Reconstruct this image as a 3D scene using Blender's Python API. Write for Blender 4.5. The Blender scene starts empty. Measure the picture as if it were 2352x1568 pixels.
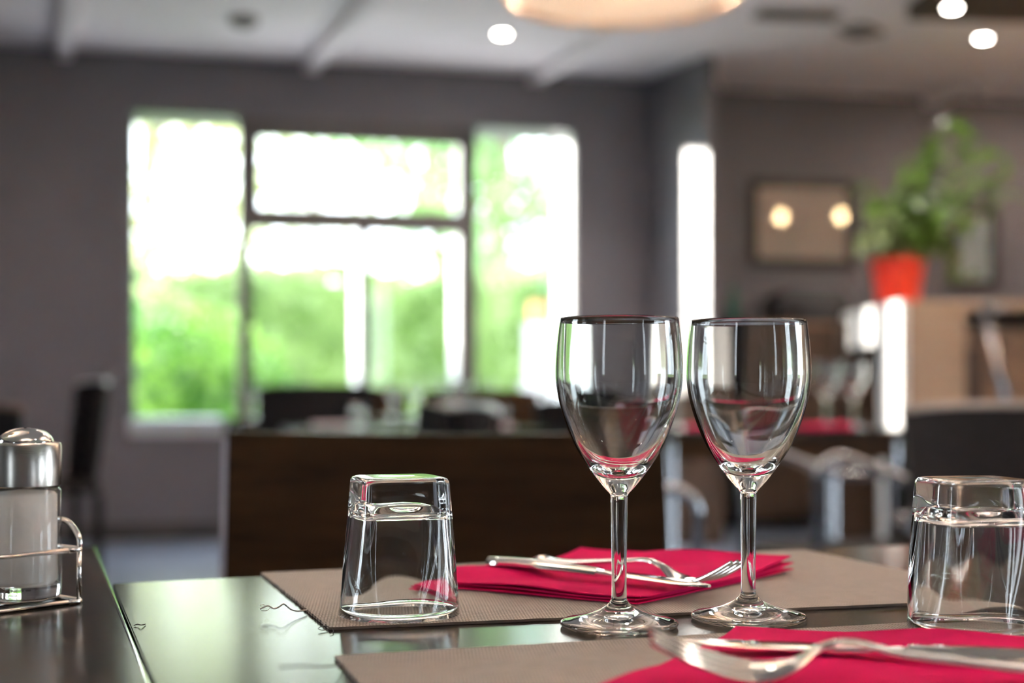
import bpy, bmesh, math, random
from mathutils import Vector, Matrix
random.seed(7)
PI = math.pi
D = bpy.data
SC = bpy.context.scene
COL = SC.collection

# ------------------------------------------------------------------ camera, world, sun, exposure
FPX, HOR, CAMZ = 3267.0, 900.0, 0.875          # focal length in px of a 2352 px frame, horizon row, eye height
cam_d = D.cameras.new('camera'); cam = D.objects.new('camera', cam_d); COL.objects.link(cam)
cam.location = (0, 0, CAMZ); cam.rotation_euler = (PI/2, 0, 0)
cam_d.sensor_width = 36; cam_d.lens = 36*FPX/2352
cam_d.shift_y = (HOR-784)/2352
cam_d.clip_start = 0.02; cam_d.clip_end = 300
cam_d.dof.use_dof = True; cam_d.dof.focus_distance = 0.775; cam_d.dof.aperture_fstop = 4.3
SC.camera = cam

W = D.worlds.new('world'); SC.world = W; W.use_nodes = True
bg = W.node_tree.nodes['Background']
bg.inputs[0].default_value = (0.80, 0.91, 1.0, 1); bg.inputs[1].default_value = 6.5

SUN_DIR = Vector((0.86, -0.46, -0.13)).normalized()
sl = D.lights.new('sun', 'SUN'); sl.energy = 14; sl.angle = math.radians(1.5); sl.color = (1, 0.95, 0.86)
so = D.objects.new('sun', sl); COL.objects.link(so); so.rotation_euler = SUN_DIR.to_track_quat('-Z', 'Y').to_euler()
so.location = (-12, 16, 6)

vs = SC.view_settings
vs.view_transform = 'Standard'; vs.look = 'None'; vs.gamma = 1; vs.use_curve_mapping = False
vs.exposure = 0.76
cy = SC.cycles
cy.use_denoising = True; cy.use_adaptive_sampling = True; cy.adaptive_threshold = 0.02
cy.max_bounces = 14; cy.diffuse_bounces = 4; cy.glossy_bounces = 8; cy.transmission_bounces = 14; cy.transparent_max_bounces = 16
cy.sample_clamp_indirect = 30.0

# ------------------------------------------------------------------ helpers
def P(x, y, z=0.75):
    """point of height z seen at pixel (x, y)"""
    Y = FPX*(CAMZ-z)/(y-HOR)
    return Vector(((x-1176)/FPX*Y, Y, z))
def Q(x, y, Y):
    """point at depth Y seen at pixel (x, y)"""
    return Vector(((x-1176)/FPX*Y, Y, CAMZ-(y-HOR)/FPX*Y))

def mat(name, color=(0.5,0.5,0.5), rough=0.5, metal=0.0, spec=0.5, build=None, **kw):
    m = D.materials.new(name); m.use_nodes = True
    nt = m.node_tree; b = nt.nodes['Principled BSDF']
    b.inputs['Base Color'].default_value = (*color, 1); b.inputs['Roughness'].default_value = rough
    b.inputs['Metallic'].default_value = metal; b.inputs['Specular IOR Level'].default_value = spec
    for k, v in kw.items():
        b.inputs[k.replace('_', ' ')].default_value = v
    if build: build(nt, b)
    return m
def N(nt, t, **inp):
    n = nt.nodes.new(t)
    for k, v in inp.items():
        if k in n.inputs: n.inputs[k].default_value = v
        else: setattr(n, k, v)
    return n
def coords(nt, kind='Object'):
    return nt.nodes.new('ShaderNodeTexCoord').outputs[kind]
def ramp(nt, fac, stops):
    r = nt.nodes.new('ShaderNodeValToRGB'); nt.links.new(fac, r.inputs[0])
    el = r.color_ramp.elements
    while len(el) < len(stops): el.new(0.5)
    for e, (p, c) in zip(el, stops): e.position = p; e.color = (*c, 1)
    return r.outputs[0]
def bump(nt, b, h, strength=0.3, dist=0.001):
    n = N(nt, 'ShaderNodeBump', Strength=strength, Distance=dist)
    nt.links.new(h, n.inputs['Height']); nt.links.new(n.outputs[0], b.inputs['Normal'])

def noise_paint(scale, amp_lo, amp_hi, bs=0.15, bscale=300):
    def f(nt, b):
        c = coords(nt); n = N(nt, 'ShaderNodeTexNoise', Scale=scale, Detail=3.0); nt.links.new(c, n.inputs['Vector'])
        nt.links.new(ramp(nt, n.outputs[0], [(0.3, amp_lo), (0.7, amp_hi)]), b.inputs['Base Color'])
        n2 = N(nt, 'ShaderNodeTexNoise', Scale=bscale, Detail=2.0); nt.links.new(c, n2.inputs['Vector'])
        bump(nt, b, n2.outputs[0], bs, 0.002)
    return f

def wood(c1, c2, sc=(3, 40, 40), bs=0.1):
    def f(nt, b):
        c = coords(nt); mp = N(nt, 'ShaderNodeMapping'); mp.inputs['Scale'].default_value = sc; nt.links.new(c, mp.inputs[0])
        n = N(nt, 'ShaderNodeTexNoise', Scale=1.0, Detail=6.0, Roughness=0.65, Distortion=0.4); nt.links.new(mp.outputs[0], n.inputs['Vector'])
        nt.links.new(ramp(nt, n.outputs[0], [(0.35, c1), (0.7, c2)]), b.inputs['Base Color'])
        bump(nt, b, n.outputs[0], bs, 0.002)
    return f

def table_nodes(nt, b):
    c = coords(nt)
    n = N(nt, 'ShaderNodeTexNoise', Scale=6.0, Detail=4.0); nt.links.new(c, n.inputs['Vector'])
    nt.links.new(ramp(nt, n.outputs[0], [(0.3, (0.020, 0.012, 0.008)), (0.7, (0.032, 0.020, 0.013))]), b.inputs['Base Color'])
    v = N(nt, 'ShaderNodeTexNoise', Scale=420.0, Detail=3.0, Roughness=0.6); nt.links.new(c, v.inputs['Vector'])
    n2 = N(nt, 'ShaderNodeTexNoise', Scale=3.0, Detail=3.0); nt.links.new(c, n2.inputs['Vector'])
    mr = N(nt, 'ShaderNodeMapRange'); nt.links.new(n2.outputs[0], mr.inputs[0])
    mr.inputs[3].default_value = 0.13; mr.inputs[4].default_value = 0.19
    nt.links.new(mr.outputs[0], b.inputs['Roughness'])
    bump(nt, b, v.outputs[0], 0.22, 0.0002)

def weave_nodes(nt, b):
    uv = coords(nt, 'UV')
    sep = N(nt, 'ShaderNodeSeparateXYZ'); nt.links.new(uv, sep.inputs[0])
    def M(op, a, c=None, d=None):
        n = N(nt, 'ShaderNodeMath', operation=op)
        for i, v in enumerate((a, c, d)):
            if v is None: continue
            if isinstance(v, (int, float)): n.inputs[i].default_value = v
            else: nt.links.new(v, n.inputs[i])
        return n.outputs[0]
    pu, pv = 0.0018, 0.0038
    u = M('DIVIDE', sep.outputs[0], pu); v = M('DIVIDE', sep.outputs[1], pv)
    row = M('FLOOR', v)
    shift = M('MULTIPLY', M('MODULO', row, 2.0), 0.5)
    fu = M('FRACT', M('ADD', u, shift)); fv = M('FRACT', v)
    a = M('SUBTRACT', 1.0, M('POWER', M('ABSOLUTE', M('SUBTRACT', M('MULTIPLY', fu, 2.0), 1.0)), 2.0))
    c = M('SUBTRACT', 1.0, M('POWER', M('ABSOLUTE', M('SUBTRACT', M('MULTIPLY', fv, 2.0), 1.0)), 2.0))
    h = M('MULTIPLY', M('POWER', a, 0.7), M('POWER', c, 0.5))
    nz = N(nt, 'ShaderNodeTexNoise', Scale=90.0, Detail=3.0); nt.links.new(uv, nz.inputs['Vector'])
    nz2 = N(nt, 'ShaderNodeTexNoise', Scale=7.0, Detail=3.0); nt.links.new(uv, nz2.inputs['Vector'])
    hh = M('ADD', M('MULTIPLY', h, 0.78), M('MULTIPLY', nz.outputs[0], 0.22))
    col = ramp(nt, hh, [(0.08, (0.12, 0.088, 0.07)), (0.45, (0.38, 0.31, 0.262)), (0.85, (0.60, 0.51, 0.44))])
    mix = N(nt, 'ShaderNodeMix', data_type='RGBA', blend_type='MULTIPLY'); mix.inputs[0].default_value = 0.35
    nt.links.new(col, mix.inputs[6]); nt.links.new(ramp(nt, nz2.outputs[0], [(0.3, (0.72, 0.70, 0.68)), (0.7, (1, 1, 1))]), mix.inputs[7])
    nt.links.new(mix.outputs[2], b.inputs['Base Color'])
    bump(nt, b, h, 0.8, 0.0009)

def cloth_nodes(nt, b):
    c = coords(nt)
    n = N(nt, 'ShaderNodeTexNoise', Scale=500.0, Detail=3.0); nt.links.new(c, n.inputs['Vector'])
    n2 = N(nt, 'ShaderNodeTexNoise', Scale=30.0, Detail=3.0); nt.links.new(c, n2.inputs['Vector'])
    nt.links.new(ramp(nt, n2.outputs[0], [(0.3, (0.70, 0.008, 0.105)), (0.7, (0.80, 0.013, 0.130))]), b.inputs['Base Color'])
    bump(nt, b, n.outputs[0], 0.5, 0.0008)

def leaf_mat(name, c1, c2, tl=0.5):
    m = D.materials.new(name); m.use_nodes = True; nt = m.node_tree; nt.nodes.clear()
    out = nt.nodes.new('ShaderNodeOutputMaterial'); mix = nt.nodes.new('ShaderNodeMixShader'); mix.inputs[0].default_value = tl
    d = nt.nodes.new('ShaderNodeBsdfPrincipled'); d.inputs['Roughness'].default_value = 0.35; t = nt.nodes.new('ShaderNodeBsdfTranslucent')
    n = N(nt, 'ShaderNodeTexNoise', Scale=1.7, Detail=3.0); nt.links.new(coords(nt), n.inputs['Vector'])
    r = ramp(nt, n.outputs[0], [(0.35, c1), (0.65, c2)])
    nt.links.new(r, d.inputs['Base Color']); nt.links.new(r, t.inputs['Color'])
    nt.links.new(d.outputs[0], mix.inputs[1]); nt.links.new(t.outputs[0], mix.inputs[2]); nt.links.new(mix.outputs[0], out.inputs[0])
    return m

def pane_mat(name, tint=(1, 1, 1), base=0.06):
    """clear flat glass: lets light straight through, reflects by angle"""
    m = D.materials.new(name); m.use_nodes = True; nt = m.node_tree; nt.nodes.clear()
    out = nt.nodes.new('ShaderNodeOutputMaterial'); mix = nt.nodes.new('ShaderNodeMixShader')
    t = nt.nodes.new('ShaderNodeBsdfTransparent'); t.inputs[0].default_value = (*tint, 1)
    g = nt.nodes.new('ShaderNodeBsdfGlossy'); g.inputs['Roughness'].default_value = 0.0
    lw = N(nt, 'ShaderNodeLayerWeight', Blend=0.5)          # facing = 1 - cos; Schlick reflectance
    pw = N(nt, 'ShaderNodeMath', operation='POWER'); nt.links.new(lw.outputs['Facing'], pw.inputs[0]); pw.inputs[1].default_value = 5.0
    ma = N(nt, 'ShaderNodeMath', operation='MULTIPLY_ADD'); nt.links.new(pw.outputs[0], ma.inputs[0]); ma.inputs[1].default_value = 0.96; ma.inputs[2].default_value = 0.04
    nt.links.new(ma.outputs[0], mix.inputs[0]); nt.links.new(t.outputs[0], mix.inputs[1]); nt.links.new(g.outputs[0], mix.inputs[2])
    nt.links.new(mix.outputs[0], out.inputs[0])
    return m

def emit_mat(name, color, strength):
    m = D.materials.new(name); m.use_nodes = True; nt = m.node_tree; nt.nodes.clear()
    out = nt.nodes.new('ShaderNodeOutputMaterial'); e = nt.nodes.new('ShaderNodeEmission')
    e.inputs[0].default_value = (*color, 1); e.inputs[1].default_value = strength; nt.links.new(e.outputs[0], out.inputs[0])
    return m

def shade_mat(name, color, tl=0.6):
    m = D.materials.new(name); m.use_nodes = True; nt = m.node_tree; nt.nodes.clear()
    out = nt.nodes.new('ShaderNodeOutputMaterial'); mix = nt.nodes.new('ShaderNodeMixShader'); mix.inputs[0].default_value = tl
    d = nt.nodes.new('ShaderNodeBsdfDiffuse'); t = nt.nodes.new('ShaderNodeBsdfTranslucent')
    n = N(nt, 'ShaderNodeTexNoise', Scale=60.0); nt.links.new(coords(nt), n.inputs['Vector'])
    r = ramp(nt, n.outputs[0], [(0.3, tuple(c*0.94 for c in color)), (0.7, color)])
    nt.links.new(r, d.inputs[0]); nt.links.new(r, t.inputs[0])
    nt.links.new(d.outputs[0], mix.inputs[1]); nt.links.new(t.outputs[0], mix.inputs[2]); nt.links.new(mix.outputs[0], out.inputs[0])
    return m

M = {}
M['wall'] = mat('grey_paint', (0.16, 0.15, 0.155), 0.42, build=noise_paint(1.2, (0.128, 0.120, 0.136), (0.150, 0.140, 0.158), 0.06, 250))
M['ceil'] = mat('ceiling_plaster', (0.7, 0.68, 0.66), 0.8, build=noise_paint(0.8, (0.83, 0.77, 0.78), (0.88, 0.82, 0.83), 0.08, 120))
M['floor'] = mat('grey_floor', (0.2, 0.2, 0.21), 0.3, build=noise_paint(3, (0.15, 0.18, 0.25), (0.20, 0.235, 0.31), 0.05, 80))
M['base'] = mat('dark_skirting', (0.05, 0.045, 0.045), 0.4, build=noise_paint(9, (0.045, 0.04, 0.04), (0.06, 0.052, 0.05), 0.05))
M['table'] = mat('dark_laminate', (0.03, 0.02, 0.014), 0.2, spec=0.15, build=table_nodes)
M['edge'] = mat('edge_band', (0.10, 0.09, 0.075), 0.25, build=noise_paint(60, (0.08, 0.07, 0.055), (0.13, 0.115, 0.10), 0.1))
M['mat'] = mat('woven_vinyl', (0.4, 0.33, 0.28), 0.55, build=weave_nodes)
M['thread'] = mat('thread', (0.62, 0.56, 0.54), 0.8, build=noise_paint(900, (0.5, 0.45, 0.43), (0.72, 0.68, 0.66)))
M['darkthread'] = mat('dark_thread', (0.06, 0.05, 0.045), 0.6, build=noise_paint(900, (0.05, 0.04, 0.04), (0.09, 0.07, 0.06)))
M['napkin'] = mat('red_napkin', (0.6, 0.012, 0.075), 0.85, spec=0.06, build=cloth_nodes)
def steel_nodes(nt, b):
    n = N(nt, 'ShaderNodeTexNoise', Scale=40.0, Detail=3.0); nt.links.new(coords(nt), n.inputs['Vector'])
    mr = N(nt, 'ShaderNodeMapRange'); nt.links.new(n.outputs[0], mr.inputs[0]); mr.inputs[3].default_value = 0.05; mr.inputs[4].default_value = 0.13
    nt.links.new(mr.outputs[0], b.inputs['Roughness'])
M['steel'] = mat('polished_steel', (0.80, 0.79, 0.77), 0.1, 1.0, build=steel_nodes)
M['brushed'] = mat('brushed_steel', (0.60, 0.56, 0.52), 0.22, 1.0, Anisotropic=0.6, build=lambda nt, b: bump(nt, b, (lambda mp: (nt.links.new(coords(nt), mp.inputs[0]), (lambda n: (nt.links.new(mp.outputs[0], n.inputs['Vector']), n.outputs[0])[1])(N(nt, 'ShaderNodeTexNoise', Scale=1.0, Detail=2.0)))[1])(N(nt, 'ShaderNodeMapping', Scale=(60, 60, 3000))), 0.05, 0.0005))
M['chrome'] = mat('chrome_tube', (0.42, 0.43, 0.46), 0.16, 1.0, build=steel_nodes)
def glass_mat(name, col=(1, 1, 1), dirt=0.02):
    def f(nt, b):
        n = N(nt, 'ShaderNodeTexNoise', Scale=55.0, Detail=4.0); nt.links.new(coords(nt), n.inputs['Vector'])
        mr = N(nt, 'ShaderNodeMapRange'); nt.links.new(n.outputs[0], mr.inputs[0]); mr.inputs[1].default_value = 0.55; mr.inputs[2].default_value = 0.9
        mr.inputs[3].default_value = 0.0; mr.inputs[4].default_value = dirt
        nt.links.new(mr.outputs[0], b.inputs['Roughness'])
    return mat(name, col, 0.0, IOR=1.5, Transmission_Weight=1.0, build=f)
M['glass'] = glass_mat('clear_glass', (0.985, 1.0, 0.992))
M['tumbler'] = glass_mat('pressed_glass', (0.985, 1.0, 0.995))
M['salt'] = shade_mat('salt_grains', (0.95, 0.92, 0.89), 0.35)
M['pane'] = pane_mat('window_glass')
M['frame'] = mat('dark_window_frame', (0.10, 0.09, 0.09), 0.4, build=noise_paint(12, (0.085, 0.076, 0.078), (0.11, 0.098, 0.098), 0.04))
M['fin'] = mat('white_window_paint', (0.8, 0.8, 0.8), 0.5, build=noise_paint(8, (0.76, 0.76, 0.76), (0.84, 0.84, 0.83), 0.05))
M['sill'] = mat('pale_aluminium', (0.55, 0.62, 0.68), 0.35, 0.3, build=noise_paint(14, (0.52, 0.59, 0.65), (0.6, 0.66, 0.72), 0.04))
M['chairwood'] = mat('dark_veneer', (0.05, 0.024, 0.01), 0.42, spec=0.14, build=wood((0.022, 0.009, 0.003), (0.052, 0.024, 0.008), (4, 60, 60)))
M['chairblack'] = mat('black_leather', (0.02, 0.017, 0.017), 0.5, spec=0.16, build=noise_paint(60, (0.006, 0.0045, 0.0045), (0.011, 0.0085, 0.0085), 0.3, 500))
M['chairgrey'] = mat('charcoal_fabric', (0.07, 0.055, 0.055), 0.7, spec=0.2, build=noise_paint(80, (0.014, 0.010, 0.010), (0.024, 0.018, 0.018), 0.4, 700))
M['litedge'] = mat('lit_edge_lilac', (0.42, 0.42, 0.50), 0.35, build=noise_paint(30, (0.38, 0.38, 0.46), (0.46, 0.46, 0.54), 0.1))  # cool daylight on the chair's side edge, put into the colour
M['taupe'] = mat('taupe_piping', (0.36, 0.31, 0.28), 0.5, build=noise_paint(30, (0.32, 0.27, 0.24), (0.40, 0.35, 0.32), 0.1))
M['pframe'] = mat('black_picture_frame', (0.012, 0.009, 0.009), 0.3, build=wood((0.008, 0.006, 0.006), (0.018, 0.013, 0.012), (20, 90, 20)))
def print_nodes(c1, c2, c3):
    def f(nt, b):
        n = N(nt, 'ShaderNodeTexNoise', Scale=4.0, Detail=3.0); nt.links.new(coords(nt), n.inputs['Vector'])
        nt.links.new(ramp(nt, n.outputs[0], [(0.3, c1), (0.5, c2), (0.7, c3)]), b.inputs['Base Color'])
    return f
M['print1'] = mat('beige_print', (0.5, 0.42, 0.36), 0.6, build=print_nodes((0.55, 0.40, 0.33), (0.62, 0.52, 0.44), (0.50, 0.44, 0.36)))
M['print2'] = mat('blue_print', (0.4, 0.5, 0.52), 0.6, build=print_nodes((0.30, 0.40, 0.44), (0.42, 0.52, 0.55), (0.55, 0.62, 0.62)))
M['bulbglow'] = emit_mat('warm_bulb', (1.0, 0.70, 0.36), 60.0)
M['spotglow'] = emit_mat('spot_lens', (1.0, 0.93, 0.82), 45.0)
M['shade'] = shade_mat('lamp_shade_fabric', (0.86, 0.70, 0.54), 0.2)
M['diffuser'] = shade_mat('lamp_diffuser', (0.93, 0.86, 0.78), 0.11)
M['white'] = mat('white_lacquer', (0.82, 0.81, 0.79), 0.35, build=noise_paint(6, (0.79, 0.78, 0.76), (0.85, 0.84, 0.82), 0.03))
M['beige'] = mat('beige_panel', (0.42, 0.29, 0.19), 0.5, build=wood((0.38, 0.26, 0.17), (0.46, 0.33, 0.22), (2, 30, 30), 0.04))
M['brownpanel'] = mat('brown_panel', (0.20, 0.11, 0.055), 0.45, build=wood((0.15, 0.08, 0.04), (0.26, 0.15, 0.075), (3, 30, 30)))
M['darkwood'] = mat('dark_beam_wood', (0.05, 0.03, 0.02), 0.5, build=wood((0.04, 0.022, 0.012), (0.075, 0.042, 0.024), (3, 30, 30)))
M['black'] = mat('black_plastic', (0.012, 0.010, 0.012), 0.4, build=noise_paint(40, (0.009, 0.008, 0.009), (0.018, 0.015, 0.017), 0.05))
M['ventgrey'] = mat('vent_metal', (0.22, 0.20, 0.17), 0.5, build=noise_paint(20, (0.18, 0.165, 0.14), (0.26, 0.235, 0.20), 0.05))
M['red'] = mat('red_glazed_pot', (0.75, 0.03, 0.012), 0.3, build=noise_paint(12, (0.68, 0.022, 0.008), (0.82, 0.05, 0.018), 0.03))
M['soil'] = mat('soil', (0.05, 0.03, 0.02), 0.9, build=noise_paint(60, (0.03, 0.02, 0.012), (0.08, 0.05, 0.03), 0.6, 100))
M['stemgreen'] = mat('green_stem', (0.14, 0.22, 0.05), 0.6, build=noise_paint(40, (0.11, 0.18, 0.04), (0.18, 0.27, 0.07)))
M['leaf1'] = leaf_mat('glossy_leaf', (0.045, 0.09, 0.012), (0.17, 0.29, 0.04), 0.35)
M['leaf2'] = leaf_mat('pale_leaf', (0.1, 0.14, 0.05), (0.34, 0.38, 0.18), 0.3)
M['greenglass'] = mat('green_bottle_glass', (0.05, 0.16, 0.11), 0.05, build=noise_paint(10, (0.04, 0.13, 0.09), (0.07, 0.2, 0.14), 0.0))
M['terracotta'] = mat('terracotta', (0.72, 0.30, 0.14), 0.8, build=noise_paint(15, (0.66, 0.27, 0.12), (0.78, 0.34, 0.17), 0.1))
M['hedge'] = leaf_mat('hedge_leaf', (0.20, 0.31, 0.10), (0.42, 0.54, 0.24), 0.5)
M['shrub'] = leaf_mat('shrub_leaf', (0.06, 0.2, 0.025), (0.26, 0.46, 0.08), 0.45)
M['treeleaf'] = leaf_mat('tree_leaf', (0.4, 0.46, 0.2), (0.66, 0.68, 0.4), 0.55)
M['treegreen'] = leaf_mat('green_tree_leaf', (0.14, 0.34, 0.1), (0.34, 0.5, 0.2), 0.5)
M['treeblue'] = leaf_mat('blue_green_leaf', (0.1, 0.3, 0.3), (0.22, 0.4, 0.46), 0.45)
M['bark'] = mat('bark', (0.16, 0.11, 0.075), 0.9, build=noise_paint(14, (0.10, 0.07, 0.045), (0.2, 0.15, 0.1), 0.6, 40))
M['lawn'] = mat('lawn_soil', (0.16, 0.24, 0.06), 0.9, build=noise_paint(2, (0.14, 0.22, 0.05), (0.24, 0.32, 0.10), 0.5, 40))
M['render'] = mat('white_render', (0.85, 0.84, 0.82), 0.8, build=noise_paint(3, (0.82, 0.81, 0.79), (0.88, 0.87, 0.85), 0.2, 60))
M['lint'] = M['darkthread']

def tag(o, label=None, cat=None, group=None, kind=None):
    if label: o['label'] = label
    if cat: o['category'] = cat
    if group: o['group'] = group
    if kind: o['kind'] = kind
    return o
def thing(name, label, cat, loc=(0, 0, 0), rz=0, group=None, scale=None):
    o = D.objects.new(name, None); COL.objects.link(o); o.location = loc; o.rotation_euler = (0, 0, rz)
    if scale: o.scale = (scale,)*3
    o.empty_display_size = 0.05
    return tag(o, label, cat, group)
def copy_tree(o, parent=None):
    c = o.copy(); COL.objects.link(c); c.parent = parent
    for ch in list(o.children): copy_tree(ch, c)
    return c

class MB:
    def __init__(s): s.bm = bmesh.new(); s.uv = None
    def face(s, vs):
        try: return s.bm.faces.new(vs)
        except ValueError: return None
    def box(s, c, d, rz=0, rot=None, bevel=0.0, seg=2):
        r = bmesh.ops.create_cube(s.bm, size=1)['verts']
        mtx = Matrix.Translation(Vector(c)) @ (rot.to_4x4() if rot else Matrix.Rotation(rz, 4, 'Z')) @ Matrix.Diagonal((*d, 1))
        bmesh.ops.transform(s.bm, matrix=mtx, verts=r)
        if bevel > 0:
            es = list({e for v in r for e in v.link_edges})
            bmesh.ops.bevel(s.bm, geom=es, offset=bevel, segments=seg, affect='EDGES', profile=0.5)
        return s
    def prism(s, poly, z0, z1):
        a = [s.bm.verts.new((x, y, z0)) for x, y in poly]; b = [s.bm.verts.new((x, y, z1)) for x, y in poly]
        s.face(a[::-1]); s.face(b); n = len(a)
        for i in range(n): s.face((a[i], a[(i+1) % n], b[(i+1) % n], b[i]))
        return s
    def tube(s, pts, r, n=10, closed=False, caps=True):
        pts = [Vector(p) for p in pts]; m = len(pts); rs = r if isinstance(r, (list, tuple)) else [r]*m
        rings = []; prev = None
        for i, p in enumerate(pts):
            a = pts[(i-1) % m] if closed or i > 0 else p; b = pts[(i+1) % m] if closed or i < m-1 else p
            t = (b-a).normalized()
            if prev is None:
                u = t.orthogonal().normalized()
            else:
                u = prev - t*prev.dot(t)
                u = u.normalized() if u.length > 1e-6 else t.orthogonal().normalized()
            prev = u; w = t.cross(u)
            rings.append([s.bm.verts.new(p + (u*math.cos(2*PI*k/n) + w*math.sin(2*PI*k/n))*rs[i]) for k in range(n)])
        for i in range(m if closed else m-1):
            A, B = rings[i], rings[(i+1) % m]
            off = 0
            if closed and i == m-1:
                off = min(range(n), key=lambda o: (A[0].co-B[o].co).length)
            for k in range(n): s.face((A[k], A[(k+1) % n], B[(k+1+off) % n], B[(k+off) % n]))
        if not closed and caps: s.face(rings[0][::-1]); s.face(rings[-1])
        return s
    def lathe(s, prof, n=32, center=(0, 0, 0), closed=False, shape=None):
        """prof: list of (r, z); r==0 closes at the axis"""
        cx, cy, cz = center; rings = []
        for i, (r, z) in enumerate(prof):
            if r <= 1e-7: rings.append([s.bm.verts.new((cx, cy, cz+z))]); continue
            ring = []
            for k in range(n):
                a = 2*PI*k/n; f = shape(a, i) if shape else 1.0
                ring.append(s.bm.verts.new((cx+r*f*math.cos(a), cy+r*f*math.sin(a), cz+z)))
            rings.append(ring)
        pairs = list(zip(rings, rings[1:])) + ([(rings[-1], rings[0])] if closed else [])
        for A, B in pairs:
            if len(A) == 1 and len(B) == 1: continue
            for k in range(n):
                if len(A) == 1: s.face((A[0], B[(k+1) % n], B[k]))
                elif len(B) == 1: s.face((A[k], A[(k+1) % n], B[0]))
                else: s.face((A[k], A[(k+1) % n], B[(k+1) % n], B[k]))
        return s
    def quad(s, a, b, c, d):
        s.face([s.bm.verts.new(p) for p in (a, b, c, d)]); return s
    def build(s, name, m, parent=None, smooth=False, fix=True, auto=None):
        if fix: bmesh.ops.recalc_face_normals(s.bm, faces=s.bm.faces[:])
        me = D.meshes.new(name); s.bm.to_mesh(me); s.bm.free()
        me.materials.append(m)
        o = D.objects.new(name, me); COL.objects.link(o)
        if parent: o.parent = parent
        if smooth or auto:
            me.polygons.foreach_set('use_smooth', [True]*len(me.polygons))
            if auto: me.set_sharp_from_angle(angle=math.radians(auto))
        return o

def smooth_path(pts, k=6):
    """Catmull-Rom through pts"""
    pts = [Vector(p) for p in pts]; out = []
    for i in range(len(pts)-1):
        p0 = pts[max(i-1, 0)]; p1 = pts[i]; p2 = pts[i+1]; p3 = pts[min(i+2, len(pts)-1)]
        for j in range(k):
            t = j/k
            out.append(0.5*((2*p1) + (p2-p0)*t + (2*p0-5*p1+4*p2-p3)*t*t + (-p0+3*p1-3*p2+p3)*t**3))
    return out + [pts[-1]]
def round_path(pts, rad, k=5):
    """polyline with rounded corners"""
    pts = [Vector(p) for p in pts]; out = [pts[0]]
    for i in range(1, len(pts)-1):
        a, b, c = pts[i-1], pts[i], pts[i+1]
        r = min(rad, (a-b).length*0.45, (c-b).length*0.45)
        p = b+(a-b).normalized()*r; q = b+(c-b).normalized()*r
        for j in range(k+1):
            t = j/k; out.append(p*(1-t)**2 + b*2*t*(1-t) + q*t*t)
    return out + [pts[-1]]

# ------------------------------------------------------------------ room shell
WA = math.radians(13.6)
W0 = Vector(((350-1176)/FPX*8.41, 8.41)); WE = Vector((math.cos(WA), math.sin(WA))); WN = Vector((-math.sin(WA), math.cos(WA)))
def wall_s(x, out=0.0):
    k = (x-1176)/FPX; o = W0 + WN*out
    return (k*o.y-o.x)/(WE.x-k*WE.y)
def wall_pt(s, z, out=0.0):
    p = W0 + WE*s + WN*out; return Vector((p.x, p.y, z))
def wall_z(x, y):
    p = wall_pt(wall_s(x), 0); return CAMZ-(y-HOR)/FPX*p.y
ZC = wall_z(740, 145)
def wall_openings(name, p0, p1, thick, z0, z1, ops, m):
    """a wall from p0 to p1 with rectangular openings (s0, s1, za, zb); thick to its left-hand side"""
    p0 = Vector(p0); p1 = Vector(p1); e = (p1-p0).normalized(); n = Vector((-e.y, e.x)); L = (p1-p0).length
    mb = MB(); a = math.atan2(e.y, e.x)
    def blk(s0, s1, za, zb):
        if s1-s0 < 1e-4 or zb-za < 1e-4: return
        c = p0+e*((s0+s1)/2)+n*(thick/2); mb.box((c.x, c.y, (za+zb)/2), (s1-s0, abs(thick), zb-za), rz=a)
    s = 0
    for (s0, s1, za, zb) in sorted(ops):
        blk(s, s0, z0, z1); blk(s0, s1, z0, za); blk(s0, s1, zb, z1); s = s1
    blk(s, L, z0, z1)
    o = mb.build(name, m); o['kind'] = 'structure'; return o

# back wall with the big window
sL, sR = wall_s(295), wall_s(1318)
zT, zB = wall_z(800, 278), wall_z(350, 1001)
PL = W0 + WE*(wall_s(0)-1.4)
C1 = W0 + WE*wall_s(1482)
THK = 0.40
sOff = (W0+WE*0 - PL).dot(WE)
wall_openings('wall_back', PL, C1 + WE*0.5, THK, 0, ZC, [(sOff+sL, sOff+sR, zB, zT)], M['wall'])
# pier that juts into the room, and the recessed wall to its right
Yp = FPX*(ZC-CAMZ)/(HOR-125)
C2 = Vector(((1625-1176)/FPX*Yp, Yp))
Yr = FPX*(ZC-CAMZ)/(HOR-205); R0 = Vector(((1640-1176)/FPX*Yr, Yr))
Yr2 = FPX*(ZC-CAMZ)/(HOR-236); R1 = Vector(((2352-1176)/FPX*Yr2, Yr2))
RE = (R1-R0).normalized()
mb = MB(); mb.prism([(C1.x, C1.y), (C2.x, C2.y), (C2.x+0.05, C2.y+0.03), (C2.x+0.05, R0.y+0.3), (C1.x, C1.y+0.5)], 0, ZC)
mb.build('wall_pier', M['wall'])['kind'] = 'structure'
RB = R0 + RE*4.6
wall_openings('wall_recess', R0-RE*0.14, RB, 0.25, 0, ZC, [], M['wall'])
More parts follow.
